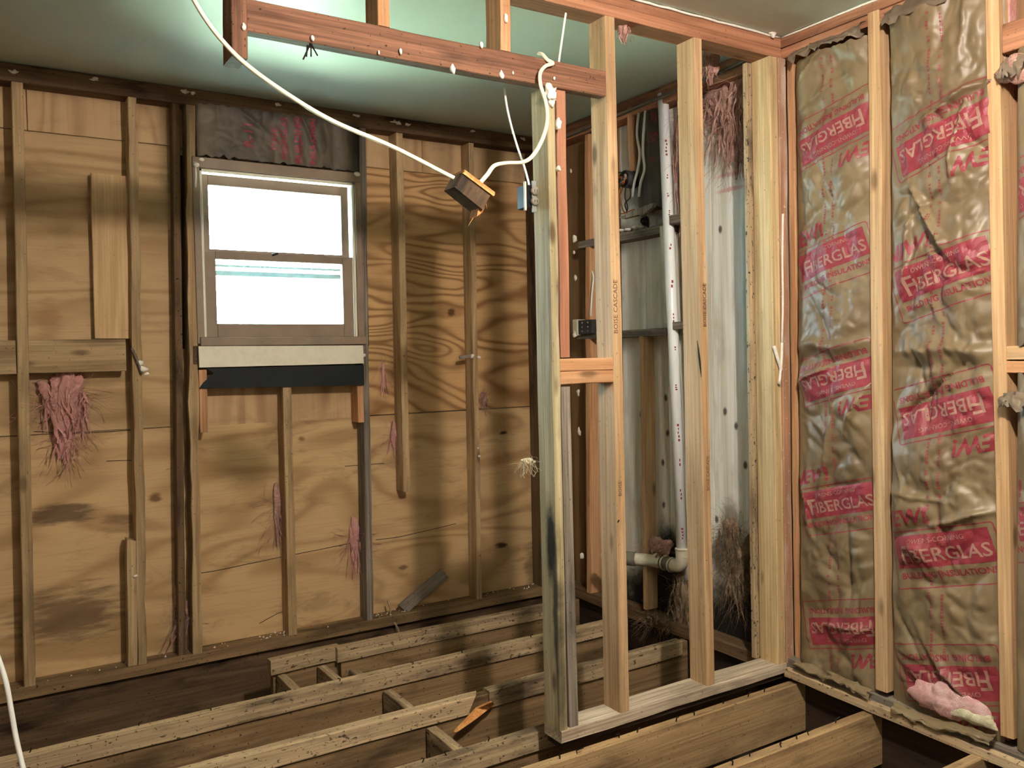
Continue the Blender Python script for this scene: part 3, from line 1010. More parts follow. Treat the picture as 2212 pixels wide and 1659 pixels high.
def pale(name, spots, a='#eae8e2', b='#cdc6b6'):
    t = NT(name)
    tc, v, rnd = t.coords()
    n = t.noise(t.vmath('MULTIPLY', v, (1, 14, 0.7)), 1.0, 3.0, 0.5, 0.5)
    f = t.noise(t.vmath('MULTIPLY', v, (1, 120, 2.5)), 1.0, 3.0, 0.6)
    col = t.mix(t.ramp(n, 0.35, 0.68), lin(a), lin(b))
    col = t.mix(t.math('MULTIPLY', t.ramp(f, 0.45, 0.8), 0.35), col, lin('#7d6f58'))
    d = t.noise(t.vmath('MULTIPLY', v, (1, 7, 2.5)), 1.0, 5.0, 0.6)
    col = t.mix(t.math('MULTIPLY', t.ramp(d, 0.5, 0.75), 0.4), col, lin('#7d6c54'))
    col = t.spots(col, tc, spots)
    t.l(col, t.bsdf.inputs['Base Color'])
    t.bsdf.inputs['Roughness'].default_value = 0.7
    t.bump(f, 0.25, 0.001)
    return t.m


M['sheath'] = pale('pale_mouldy_sheathing', sp_d + sp_k)
M['sheath_brown'] = pale('brown_sheathing', sp_d[:11], '#8d6b46', '#6a4a2c')
ys = [YS, 3.52, Dp(1345, 800).y, Dp(1398, 800).y, Dp(1443, 800).y, Dp(1540, 800).y, YP + 0.1]
for i in range(6):
    box('sheathing_board', (XS, ys[i + 1] + .0015, -0.06), (XS + .018, ys[i] - .0015, ZC), 'sheath_brown' if i in (0, 1) else 'sheath', wr)
box('sheathing_board', (XS, -1.6, -0.06), (XS + .018, YP + 0.098, ZC), 'sheath_brown', wr)
box('siding', (XS + .022, -1.6, -0.06), (XS + .05, YS + .05, ZC + 0.05), 'siding', wr)


# studs of the right wall beyond the partition
def stud_d(xt, yt, xb, yb, mat='stud_fir', w=0.038, **kw):
    return lumber('stud', Cw(xb, yb), Cw(xt, yt), -DY, w, 0.088, mat, wr, **kw)


d1 = lumber('stud', Cw(1267, 1290), Cw(1262, 292), -DY, 0.036, 0.089, 'stud_fir', wr, rag=0.006)
lumber('stud', (XC + 0.01, YA + 0.03, 0.05), (XC + 0.01, YA + 0.03, ztp), -DY, 0.03, 0.08, 'dark', wr)
d2 = lumber('short_stud', Cw(1359, 372), Cw(1354, 232), -DY, 0.034, 0.089, 'stud_fir', wr)
d3 = lumber('stud', Cw(1389, 1315), Cw(1380, 724), -DY, 0.026, 0.070, 'stud', wr)
d4 = lumber('stud', Cw(1432, 700), Cw(1424, 490), -DY, 0.03, 0.07, 'pale', wr)
d5 = lumber('stud', Cw(1500, 1330, .03), Cw(1462, 205, .03), -DY, 0.018, 0.06, 'pale', wr)
lumber('cap_strip', Cw(1215, 300, -.02), Cw(1607, 135, -.02), DX, 0.02, 0.012, 'grey', wr)
q0, q1 = Cw(1250, 532), Cw(1434, 487)
zz = (q0.z + q1.z) / 2
blk1 = lumber('blocking', (XC, q0.y, q0.z - .012), (XC, q1.y, q0.z - .012), DX, 0.088, 0.036, 'grey', wr)
q2, q3 = Cw(1247, 733), Cw(1436, 713)
blk2 = lumber('blocking', (XC, q2.y, q2.z), (XC, q3.y, q2.z), DX, 0.088, 0.034, 'grey', wr)
q4, q5 = Cw(1453, 712), Cw(1482, 710)
lumber('blocking', (XC, q4.y, q4.z), (XC, q5.y, q4.z), DX, 0.088, 0.034, 'grey', wr)
q4, q5 = Cw(1446, 485), Cw(1474, 470)
lumber('blocking', (XC, q4.y, q4.z), (XC, q5.y, q4.z), DX, 0.088, 0.040, 'grey', wr)
for x, y, r in ((1241, 515, .013), (1243, 601, .011), (1249, 848, .011), (1251, 932, .012), (1257, 1202, .012), (1234, 370, .007), (1240, 545, .008)):
    blob('plaster_blob', Cw(x, y, -.004), (r * .8, r * .8, r * 1.5), 'plaster', d1, sub=2, freq=70, amp=.7, seed=x + y)
for x, y in ((1345, 498), (1358, 496), (1372, 492), (1386, 490)):
    blob('plaster_crumb', Cw(x, y, .03) + DZ * 0.0, (.02, .016, .008), 'plaster', blk1, sub=2, freq=80, amp=.7, seed=x)


# ------------------------------------------------------------------ insulation batts
def batt(name, corner_y0, corner_y1, z0, z1, xoff, label, seed, prints=(), mat='kraft', bulge=0.02, crump=0.020, ny=44, nz=190, creases=(), axis='C', core='pink', depth=0.07):
    """axis C: on the right wall, u runs towards the viewer (-y); axis A: on the back wall, u runs along +x."""
    wdt = abs(corner_y1 - corner_y0)
    hgt = z1 - z0
    base = Vector((XC + xoff, corner_y0, z0)) if axis == 'C' else Vector((corner_y0, YA + xoff, z0))
    U = -DY if axis == 'C' else DX
    N = -DX if axis == 'C' else -DY
    e = empty(name, base + U * wdt / 2)
    tag(e, label, 'insulation', 'kraft-faced insulation batts')
    ny = max(8, int(wdt / 0.006))
    nz = max(8, int(hgt / 0.0065))

    rg = random.Random(int(seed * 11))
    folds = []
    for _ in range(int(hgt * wdt * 26)):
        an = rg.choice((rg.gauss(1.25, .35), rg.gauss(1.9, .35), rg.gauss(0.2, .25)))
        folds.append((rg.uniform(-.1, wdt), rg.uniform(0, hgt), math.cos(an), math.sin(an), rg.choice((-1, 1, 1)) * rg.uniform(.4, 1.2) * crump * 1.3))

    def hfun(u, v):
        p = Vector((u * 1.0, v * 0.8, seed * 3.1))
        w1_ = Vector((noise.noise(p * 5), noise.noise(p * 5 + Vector((9, 9, 9))), 0)) * 0.05
        d1_ = noise.voronoi(p * 6 + w1_ * 9)[0]
        d2_ = noise.voronoi(p * 15 + w1_ * 22 + Vector((4, 4, 4)))[0]
        d3_ = noise.voronoi(p * 34 + w1_ * 30 + Vector((1, 7, 4)))[0]
        h = (d1_[1] - d1_[0]) * crump * 1.5 + (d2_[1] - d2_[0]) * crump * 0.8 + (d3_[1] - d3_[0]) * crump * 0.3 + noise.noise(p * 3.0) * crump * 1.4
        for (fu, fv, du, dv, am) in folds:
            ru, rv = u - fu, v - fv
            al = ru * du + rv * dv
            pe_ = -ru * dv + rv * du + 0.012 * noise.noise((al * 9, fu * 50, seed))
            if -0.02 < al < 0.34:
                h += am * math.exp(-abs(pe_) / 0.010) * math.sin(math.pi * (al + 0.02) / 0.36)
        b_ = max(0.0, math.sin(math.pi * min(1, max(0, u / wdt)))) ** 0.55
        hh = h * min(1.0, b_ * 1.4) + bulge * b_
        for (vc, amp, sg) in creases:
            hh += amp * math.exp(-((v - vc - 0.02 * noise.noise((u * 8, seed, 0))) / sg) ** 2) * b_
        return hh

    grid = [[hfun(wdt * i / ny, hgt * j / nz) for i in range(ny + 1)] for j in range(nz + 1)]

    def hs(u, v):
        fi = min(ny - 1e-6, max(0, u / wdt * ny))
        fj = min(nz - 1e-6, max(0, v / hgt * nz))
        i, j = int(fi), int(fj)
        a, b = fi - i, fj - j
        return (grid[j][i] * (1 - a) + grid[j][i + 1] * a) * (1 - b) + (grid[j + 1][i] * (1 - a) + grid[j + 1][i + 1] * a) * b

    def pos(u, v, lift=0.0):
        return base + U * u + DZ * v + N * (hs(u, v) + lift)

    vs_, fs = [], []
    for j in range(nz + 1):
        for i in range(ny + 1):
            jag = 0.012 * noise.noise((i * 0.25, seed, j * 0.0 + (5 if j else 1))) if j in (0, nz) else 0
            vs_.append(base + U * (wdt * i / ny) + DZ * (hgt * j / nz + jag) + N * grid[j][i])
    for j in range(nz):
        for i in range(ny):
            q = j * (ny + 1) + i
            fs.append((q, q + 1, q + ny + 2, q + ny + 1))
    mesh('paper_facing', vs_, fs, mat, e, smooth=True)
    lo = base - N * 0.022
    hi = base + U * wdt + DZ * hgt - N * depth
    box('fibre_core', [min(lo[i], hi[i]) for i in range(3)], [max(lo[i], hi[i]) for i in range(3)], core, e)

    def put(v2, f2, cu, cv, ang, lift, mt, nm, lab=None):
        ca, sa = math.cos(ang), math.sin(ang)
        kept = []
        out = []
        for (a, b) in v2:
            u, v = cu + a * ca - b * sa, cv + a * sa + b * ca
            kept.append(0.004 < u < wdt - 0.004 and 0.004 < v < hgt - 0.004)
            out.append(pos(u, v, lift))
        ff = [f for f in f2 if all(kept[i] for i in f)]
        if not ff:
            return
        used = sorted({i for f in ff for i in f})
        re = {i: n_ for n_, i in enumerate(used)}
        o_ = mesh(nm, [out[i] for i in used], [tuple(re[i] for i in f) for f in ff], mt, e)
        if 'lettering' in nm:
            o_['kind'] = 'stuff'
        return o_

    def grid2(x0, x1, y0, y1, st=0.007):
        nx_, ny_ = max(1, int((x1 - x0) / st)), max(1, int((y1 - y0) / st))
        v2 = [(x0 + (x1 - x0) * i / nx_, y0 + (y1 - y0) * j / ny_) for j in range(ny_ + 1) for i in range(nx_ + 1)]
        f2 = [(j * (nx_ + 1) + i, j * (nx_ + 1) + i + 1, (j + 1) * (nx_ + 1) + i + 1, (j + 1) * (nx_ + 1) + i) for j in range(ny_) for i in range(nx_)]
        return v2, f2

    def join(parts):
        V, Fc = [], []
        for v2, f2 in parts:
            b_ = len(V)
            V += v2
            Fc += [tuple(b_ + i for i in f) for f in f2]
        return V, Fc

    def shift(vf, dx, dy):
        return [(a + dx, b + dy) for a, b in vf[0]], vf[1]

    for pr in prints:
        cu, cv, ang, sc = pr
        bw, bh = 0.30 * sc, 0.098 * sc
        ow, oh = 0.335 * sc, 0.175 * sc
        # red field, frame line and NEW!
        fr = []
        t_ = 0.0035
        oy = -0.024 * sc
        for (x0, x1, y0, y1) in ((-ow / 2 + .01, ow / 2 - .01, oh / 2 - t_, oh / 2), (-ow / 2 + .01, ow / 2 - .01, -oh / 2, -oh / 2 + t_), (-ow / 2, -ow / 2 + t_, -oh / 2 + .01, oh / 2 - .01), (ow / 2 - t_, ow / 2, -oh / 2 + .01, oh / 2 - .01)):
            fr.append(shift(grid2(x0, x1, y0, y1), 0, oy))
        for sx in (-1, 1):
            for sy in (-1, 1):
                arc = [(a * math.pi / 8) for a in range(5)]
                v2 = []
                for a in arc:
                    for r_ in (0.01, 0.01 - t_):
                        v2.append((sx * (ow / 2 - .01 + r_ * math.cos(a)), sy * (oh / 2 - .01 + r_ * math.sin(a)) + oy))
                fr.append((v2, [(2 * i, 2 * i + 1, 2 * i + 3, 2 * i + 2) for i in range(4)]))
        V, Fc = join([grid2(-bw / 2, bw / 2, -bh / 2, bh / 2)] + fr)
        put(V, Fc, cu, cv, ang, 0.0009, 'ink_red', 'printed_label')
        V, Fc = join([shift(text_tris('BUILDING INSULATIONS', 0.026 * sc, bold=0.0008), 0, -bh / 2 - 0.024 * sc)])
        put(V, Fc, cu, cv, ang, 0.0009, 'ink_red', 'printed_lettering')
        V, Fc = join([shift(text_tris('NEW!', 0.066 * sc, shear=0.35, bold=0.0022), -bw / 2 + 0.055 * sc, bh / 2 + 0.052 * sc)])
        put(V, Fc, cu, cv, ang, 0.0009, 'ink_red', 'printed_lettering')
        V, Fc = join([shift(text_tris('F', 0.082 * sc, bold=0.0008), -0.108 * sc, -0.012 * sc), shift(text_tris('IBERGLAS', 0.056 * sc, bold=0.0008, space=1.0), 0.025 * sc, -0.015 * sc),
                      shift(text_tris('OWENS-CORNING', 0.020 * sc), 0.0, 0.030 * sc)])
        put(V, Fc, cu, cv, ang, 0.0018, 'ink_pale', 'label_lettering')
    if prints:                                # two columns of fine red print down the facing
        Vf, Ff = [], []
        for uc in (0.43, 0.53):
            vv = 0.03
            while vv < hgt - 0.03:
                ln_ = rg.uniform(.004, .010)
                for (x0, x1) in ((-.004, -.0005), (.0012, .0035)):
                    b_ = len(Vf)
                    for (a_, c_) in ((x0, 0), (x1, 0), (x1, ln_), (x0, ln_)):
                        Vf.append(pos(wdt * uc + a_, vv + c_, 0.0009))
                    Ff.append((b_, b_ + 1, b_ + 2, b_ + 3))
                vv += ln_ + rg.choice((.003, .003, .005, .02))
        o_ = mesh('fine_print', Vf, Ff, 'ink_red', e)
        o_['kind'] = 'stuff'
    return e, put, pos, hs, (wdt, hgt, base)


def prints_for(y0, z0, lst, sc):
    out = []
    for x, y, inv in lst:
        q = Cw(x, y)
        out.append((y0 - q.y, q.z - z0, math.radians(15) + (math.pi if inv else 0), sc))
    return out


zb = 0.06
yb0, yb1 = YP - 0.048, k2.location.y + 0.0
b1 = batt('insulation_batt', yb0, yb1, zb, ztp - 0.03, 0.03, 'kraft-faced insulation batt in the bay beside the partition corner post', 1.0,
          prints_for(yb0, zb, [(1800, 292, 1), (1792, 552, 0), (1805, 822, 1), (1805, 1083, 0), (1818, 1365, 1)], 1.0), creases=((Cw(1800, 745).z - zb, 0.020, 0.02), (Cw(1800, 780).z - zb, -0.012, 0.02)))
yc0, yc1 = k2.location.y - 0.052, k3.location.y + 0.0
b2 = batt('insulation_batt', yc0, yc1, zb - .02, ztp - 0.01, 0.03, 'wrinkled kraft-faced batt with torn foot showing pink fibre between the two open studs', 2.0,
          prints_for(yc0, zb - .02, [(2035, 300, 1), (2032, 585, 0), (2040, 895, 1), (2035, 1185, 0), (2050, 1475, 1)], 1.08), creases=((Cw(2030, 742).z - zb, 0.022, 0.02), (Cw(2030, 780).z - zb, -0.014, 0.018)), crump=0.025)
yd0 = k3.location.y - 0.045
zbl0, zbl1 = Cw(2185, 806).z - 0.004, Cw(2185, 748).z + 0.004
b3 = batt('insulation_batt', yd0, 1.0, 0.05, zbl0, 0.012, 'crumpled torn kraft batt beyond the last open stud, below the paired blocks', 3.0,
          prints_for(yd0, 0.05, [(2230, 1130, 0)], 1.0), crump=0.024, bulge=0.02)
b4 = batt('insulation_batt', yd0, 1.0, zbl1, zz0 - 0.004, 0.012, 'crumpled torn kraft batt beyond the last open stud, above the paired blocks', 4.0,
          prints_for(yd0, zbl1, [(2215, 420, 1)], 1.0), crump=0.026, bulge=0.02)
# torn pink fibre at the foot of the second batt, and curled paper edges
blob('exposed_fibre', Cw(2040, 1512, 0.0), (.030, .12, .05), 'pink_pale', b2[0], amp=.4, freq=16, sub=5, seed=3)
blob('exposed_fibre', Cw(2095, 1545, -0.002), (.026, .09, .022), 'fluff_white', b2[0], amp=.4, freq=22, sub=4, seed=8)
blob('exposed_fibre', Cw(2192, 150, -0.005), (.03, .05, .04), 'pink_dirty', b4[0], amp=.5, freq=20, sub=3, seed=5)


def curl(name, pts, wid, mat, par, seed=0):
    """A strip of torn, curled paper along pts."""
    q = catmull(pts, 7)
    V, Fc = [], []
    R_ = 9
    for i, p in enumerate(q):
        wl_ = wid * (0.75 + 0.9 * noise.noise((i * .33, seed * 7.0, 3)) + 0.4 * noise.noise((i * .9, seed * 3.0, 8)))
        cu = 1.7 + 2.0 * noise.noise((i * .22, seed * 5.0, 1))
        for j in range(R_):
            a = j / (R_ - 1)
            off = Vector((-0.030 * math.sin(a * cu) - 0.010 * noise.noise((i * .5, j * .6, seed)), 0.012 * noise.noise((i * .4, j * .5, seed + 9)), -wl_ * a + 0.010 * noise.noise((i * .6, j * .7, seed + 4))))
            V.append(p + off)
    for i in range(len(q) - 1):
        for j in range(R_ - 1):
            Fc.append((i * R_ + j, i * R_ + j + 1, (i + 1) * R_ + j + 1, (i + 1) * R_ + j))
    return mesh(name, V, Fc, mat, par, smooth=True)


curl('curled_edge', [Cw(1712, 112, -.0), Cw(1760, 92, -.0), Cw(1820, 70, -.0), Cw(1868, 46, 0)], 0.05, 'kraft_mid', b1[0], 1)
curl('curled_edge', [Cw(1915, 25, -.0), Cw(1960, 2, -.0), Cw(2040, -28, -.0), Cw(2120, -60, 0)], 0.07, 'kraft_mid', b2[0], 2)
curl('curled_edge', [Cw(1722, 1425, -.01), Cw(1780, 1445, -.01), Cw(1840, 1470, -.01), Cw(1885, 1490, -.01)], 0.03, 'kraft', b1[0], 3)
curl('curled_edge', [Cw(1935, 1515, -.01), Cw(2000, 1545, -.01), Cw(2080, 1565, -.01), Cw(2150, 1590, -.01)], 0.03, 'kraft', b2[0], 4)
curl('curled_edge', [Cw(2166, 130, -.01), Cw(2190, 120, -.01), Cw(2230, 112, -.01)], 0.08, 'kraft_mid', b4[0], 5)
curl('curled_edge', [Cw(2166, 850, -.01), Cw(2190, 846, -.01), Cw(2230, 850, -.01)], 0.06, 'kraft_mid', b3[0], 6)

# dark batt over the window
zw0, zw1 = A(600, 356).z + 0.004, A(600, 252).z + 0.01
xw0, xw1 = A(424, 300).x, A(772, 310).x
bw_ = batt('insulation_batt', xw0, xw1, zw0, zw1, 0.0, 'dark dusty paper-faced insulation batt squeezed in above the window', 5.0, (), mat='kraft_dark', bulge=0.015, crump=0.012, axis='A', core='fluff_grey')
e_, put_, pos_, hs_, (wd_, hg_, bs_) = bw_
for txt, px_, sz, bold in (('R-11', 535, .060, .001), ('FIBERGLAS', 612, .040, .0015), ('BUILDING', 641, .046, .002), ('INSULATION', 672, .036, .002), ('PINK', 592, .05, .001)):
    v2, f2 = text_tris(txt, sz, bold=bold)
    put_(v2, f2, A(px_, 300).x - xw0, hg_ * 0.5, math.radians(90), 0.0012, 'ink_red', 'printed_lettering')

# dark batt and pink batts in the right wall beyond the partition
zq0, zq1 = Cw(1400, 450).z, Cw(1400, 215).z
yq0, yq1 = Cw(1368, 330).y, Cw(1417, 330).y
bd = batt('insulation_batt', yq0, yq1, zq0, ztp, 0.03, 'dark dirty kraft batt between the loose cables and the white pipe', 6.0, (), mat='kraft_dark', bulge=0.012, crump=0.010, core='fluff_grey', depth=.05)
for txt, py_, sz in (('SNI', 298, .06), ('FIB', 255, .05), ('R-11', 345, .045)):
    v2, f2 = text_tris(txt, sz, bold=.001)
    bd[1](v2, f2, 0.14, Cw(1400, py_).z - zq0, 0.0, 0.0012, M['ink_red'], 'printed_lettering')


def streamers(name, c, rad, mat, parent, n, seed, nrm, wid=0.012):
    """Matted strands: thin tapering ribbons of fibre hanging in the clump."""
    rng = random.Random(seed)
    V, Fc = [], []
    c = Vector(c)
    nrm = Vector(nrm)
    lat = nrm.cross(DZ).normalized()
    hx = rad[0] if abs(nrm.y) > 0.5 else rad[1]
    hn = rad[1] if abs(nrm.y) > 0.5 else rad[0]
    for i in range(n):
        a = rng.uniform(-1, 1)
        top = rng.uniform(-0.2, 1.0) * math.sqrt(max(0.05, 1 - a * a))
        ln = rng.uniform(0.6, 1.7) * rad[2]
        p = c + lat * (a * hx * 0.85) + DZ * (top * rad[2]) + nrm * (rng.uniform(-0.3, 1.0) * hn)
        w = wid * rng.uniform(0.4, 1.3)
        drift = rng.gauss(0, 0.25)
        ph = rng.uniform(0, 50)
        b = len(V)
        m = 9
        for k in range(m + 1):
            t = k / m
            ww = w * (math.sin(math.pi * min(1, t * 0.9 + 0.08)) ** 0.7) * (1 - 0.35 * t)
            q = p - DZ * (ln * t) + lat * (drift * ln * t + 0.12 * hx * noise.noise((ph, t * 3, 0))) + nrm * (0.5 * hn * noise.noise((ph, 9, t * 3)))
            tw = lat * math.cos(ph + t * 2) * ww + nrm * math.sin(ph + t * 2) * ww * 0.6
            V += [q - tw, q + nrm * ww * 0.35, q + tw]
        for k in range(m):
            for j in range(2):
                r0 = b + k * 3 + j
                Fc.append((r0, r0 + 1, r0 + 4, r0 + 3))
    o = mesh(name, V, Fc, mat, parent, smooth=True)
    o['kind'] = 'stuff'
    return o


def tuft(c, rad, mat, label, seed, n=70, ln=0.09, group=None, amp=.5, freq=16, sub=4, r=0.0006, name='insulation_tuft'):
    c = Vector(c)
    e = empty(name, c - DZ * rad[2])
    tag(e, label, 'insulation', group or 'loose tufts of glass fibre')
    nrm = -DX if c.x > 2.4 else -DY
    back = 0.95
    blob('fibre_clump', c - nrm * rad[1] * 0.2, tuple(x_ * back for x_ in rad), mat, e, amp=amp * 1.3, freq=freq * 1.8, sub=5, seed=seed, zs=0.35, taper=0.6)
    streamers('matted_strands', c, rad, mat, e, int(14 + 2000 * max(rad[0], rad[1]) * rad[2]), int(seed) + 40, nrm, wid=0.003 + 0.04 * min(max(rad[0], rad[1]), 0.12))
    fibres('loose_fibres', c, rad, mat, e, n=n, ln=ln, seed=int(seed), r=r * 0.8)
    for ch in e.children:                     # fibres lie against the boards, not inside them
        for v in ch.data.vertices:
            v.co.x = min(v.co.x, XS - 0.0015)
            v.co.y = min(v.co.y, YS - 0.0015)
            v.co.z = min(v.co.z, ZC - 0.002)
    return e


tuft(S(140, 872, .03), (.10, .024, .115), 'pink', 'large pink glass-fibre tuft below the blocking on the plywood', 1, n=150, ln=.16)
tuft(S(138, 965, .02), (.045, .012, .06), 'pink', 'small pink fibre tail hanging beneath the large tuft', 2, n=70, ln=.14)
tuft(S(392, 1345, .025), (.035, .016, .11), 'pink_dirty', 'dusty pink fibre tuft beside the foot of the stud left of the window', 3, n=80, ln=.12)
tuft(S(765, 1180, .012), (.035, .01, .11), 'pink', 'thin pink fibre wisp on the grey stud right of the window', 4, n=120, ln=.14)
tuft(S(598, 1120, .012), (.018, .01, .12), 'pink_dirty', 'long pink fibre wisp along the cripple stud under the window', 5, n=80, ln=.14)
tuft(S(850, 945, .015), (.016, .01, .06), 'pink', 'short pink fibre wisp beside the stud that is cut off above the floor', 6, n=60, ln=.1)
tuft(S(1046, 862, .015), (.018, .01, .045), 'pink_dirty', 'small pink fibre tuft by the stud with the white plaster lump', 7, n=50, ln=.08)
tuft(S(828, 810, .008), (.008, .006, .08), 'pink', 'faint pink fibre strand high on the banded plywood', 8, n=40, ln=.1)
tuft(S(385, 1010, .012), (.015, .01, .05), 'pink_dirty', 'faint pink tuft halfway up the stud left of the window', 9, n=30, ln=.08)
tuft(P(1140, 996, 0.03), (.03, .008, .008), 'fluff_white', 'cream fibre wisp sticking out of the greenish partition stud', 10, n=40, ln=.05)
# pink batts in the right wall beyond the partition
tuft(Dp(1570, 225, .05), (.05, .16, .10), 'pink_dirty', 'big grubby pink fibre wad under the ceiling beside the corner post', 11, n=160, ln=.12, freq=11, amp=.6)
tuft(Dp(1580, 285, .04), (.03, .09, .13), 'pink_dirty', 'grey-pink fibre hanging down over the pale board', 12, n=120, ln=.2, freq=13, amp=.6)
tuft(Dp(1470, 320, .03), (.03, .028, .26), 'pink_dirty', 'narrow pink batt edge beside the top of the white pipe', 13, n=60, ln=.1, freq=10)
tuft(Cw(1418, 1190, 0.03), (.04, .10, .045), 'pink_dirty', 'rust-stained pink fibre wad lying above the pipe elbow', 14, n=70, ln=.08)
tuft(Dp(1590, 1235, .04), (.03, .08, .12), 'fluff_grey', 'sooty fibre wad in front of the mouldy pale board', 15, n=220, ln=.18, amp=.6, freq=12)
tuft(Dp(1575, 1160, .03), (.02, .06, .08), 'fluff_grey', 'thin sooty fibre web on the mouldy pale board', 16, n=160, ln=.16)
tuft(Dp(1470, 1300, .05), (.03, .06, .12), 'fluff_grey', 'blackened fibre wad below the pipe elbow', 17, n=60, ln=.1)
tuft(Cw(1420, 1345, 0.0), (.05, .12, .025), 'fluff_grey', 'grey dusty fibre heap on the sole plate under the pipe', 18, n=120, ln=.1)
tuft(Cw(1534, 140, -.16), (.03, .03, .05), 'pink_dirty', 'brown ragged paper scrap caught behind the third partition stud', 19, n=20, ln=.05, amp=.7, freq=30)
tuft(P(1346, 70, .05), (.018, .02, .03), 'pink_dirty', 'brown ragged paper scrap caught behind the second partition stud', 20, n=10, ln=.04, amp=.7, freq=40)

# ------------------------------------------------------------------ pipe
pt, pb = Cw(1432, 200, 0.02), Cw(1474, 1200, 0.02)
pt.z = ZC - 0.03
pipe = empty('drain_pipe', pb)
tag(pipe, 'white plastic pipe rising through the right wall, with an elbow at its foot', 'pipe')
PR = 0.0245
tube('riser', [pb, pt], PR, 'pvc', pipe, k=1, sides=24)
dirp = (pt - pb).normalized()
elb = [pb + dirp * 0.03, pb - dirp * 0.01, pb - dirp * 0.035 + DY * 0.01, pb - dirp * 0.05 + DY * 0.03, pb - dirp * 0.055 + DY * 0.07]
tube('elbow', elb, PR * 1.22, 'pvc_old', pipe, k=8, sides=20)
y0p = pb - dirp * 0.055
tube('coupling', [y0p + DY * 0.06, y0p + DY * 0.13], PR * 1.28, 'rubber', pipe, k=1, sides=20)
tube('trap_arm', [y0p + DY * 0.12, y0p + DY * 0.19 - DX * .02, y0p + DY * 0.25 - DX * .06], PR * 1.15, 'pvc_old', pipe, k=8, sides=20)
ye = y0p + DY * 0.25 - DX * .06
tube('coupling', [ye, ye + DY * 0.05 - DX * .03], PR * 1.35, 'rubber', pipe, k=1, sides=20)
tube('trap_arm', [ye + DY * 0.05 - DX * .03, ye + DY * 0.16 - DX * .06], PR * 1.0, 'pvc_old', pipe, k=1, sides=20)
for f_ in (0.05, 0.9, 0.42):
    tube('hub_ring', [y0p + DY * (.06 + .12 * f_) - DX * .0, y0p + DY * (.068 + .12 * f_)], PR * 1.4, 'pvc_old', pipe, k=1, sides=20)
tube('socket_ring', [pb + dirp * 0.025, pb + dirp * 0.034], PR * 1.3, 'pvc_old', pipe, k=1, sides=20)
rng = random.Random(9)
V, Fc = [], []
side = ((-ray(1450, 700)).normalized())
side = (side - dirp * side.dot(dirp)).normalized()
tng = dirp.cross(side)
Lp = (pt - pb).length
tpos = 0.08
while tpos < Lp * 0.93:
    ln = rng.uniform(.006, .016)
    for q in range(rng.randint(2, 5)):
        a_ = rng.uniform(.1, .3)
        nrm = (side * math.cos(a_) + tng * math.sin(a_))
        c_ = pb + dirp * tpos + nrm * (PR + .0006)
        tt = dirp.cross(nrm) * rng.uniform(.002, .005)
        dd = dirp * ln * .4
        b_ = len(V)
        V += [c_ - tt - dd, c_ + tt - dd, c_ + tt + dd, c_ - tt + dd]
        Fc.append((b_, b_ + 1, b_ + 2, b_ + 3))
        tpos += ln * 1.3
    tpos += rng.uniform(.03, .16)
mesh('printed_marks', V, Fc, 'ink_red', pipe)['kind'] = 'stuff'

# ------------------------------------------------------------------ cables, boxes
OFF = -0.03
OB = -0.20            # the block hangs nearer than the partition; its shadow on the plywood gives the distance
pl = [(412, -12), (440, 35), (475, 82), (530, 138), (620, 203), (720, 262), (850, 318), (960, 374), (1004, 396)]
c_a = tube('hanging_cable', [P(x, y, OB - 0.0006 * max(0, 620 - x)) for x, y in pl], 0.0062, 'cable', k=8, sides=10, flat=0.75)
tag(c_a, 'ivory electrical cable sagging from the ceiling down to the splintered block', 'cable')
pl = [(1036, 396), (1052, 378), (1068, 358), (1095, 352), (1130, 350), (1152, 335), (1172, 300), (1182, 262), (1180, 225), (1168, 185), (1167, 158), (1178, 143), (1194, 137), (1182, 129), (1172, 118), (1163, 115)]
c_b = tube('hanging_cable', [P(x, y, o_) for (x, y), o_ in zip(pl, (-.20, -.195, -.185, -.17, -.15, -.125, -.10, -.07, -.045, -.03, -.022, -.016, -.012, -.008, 0.005, 0.03))], 0.0062, 'cable', k=8, sides=10, flat=0.75)
tag(c_b, 'ivory electrical cable looping from the splintered block up over the header', 'cable')
# splintered block
pc = P(1018, 412, OB - .005)
blk = empty('splintered_block', pc)
tag(blk, 'short splintered chunk of framing lumber threaded on the hanging cable', 'wood block')
hx = (P(1046, 425, OB) - P(999, 372, OB)).normalized()
o = lumber('chunk', P(982, 404, OB - .04), P(1000, 372, OB - .04), P(1028, 455, OB) - P(980, 408, OB), 0.10, 0.06, 'dark', blk, bow=0.004, split=0.0)
o2 = lumber('split_face', P(1000, 374, OB - .045), P(1004, 366, OB - .045), P(1050, 428, OB) - P(1000, 372, OB), 0.106, 0.07, 'block_wood', blk, bow=0.006)
for (x0, y0, x1, y1, r) in ((1040, 438, 1010, 490, .004), (1036, 446, 1036, 470, .003), (1044, 436, 1042, 462, .004), (1030, 452, 1024, 475, .003), (1046, 430, 1052, 452, .003)):
    tube('splinter', [P(x0, y0, OB), P((x0 + x1) / 2 + 1, (y0 + y1) / 2, OB - .01), P(x1, y1, OB - .004)], [r, r * .95, r * .8, r * .6, r * .4, r * .3, r * .2, r * .15, r * .1], 'block_wood', blk, k=4, sides=5)
outline('torn_edge', [P(1044, 430, OB - .03), P(1050, 428, OB - .03), P(1046, 450, OB - .03), P(1038, 462, OB - .03), P(1030, 468, OB - .03), P(1034, 448, OB - .03)], 0.04, DY, 'block_wood', blk)

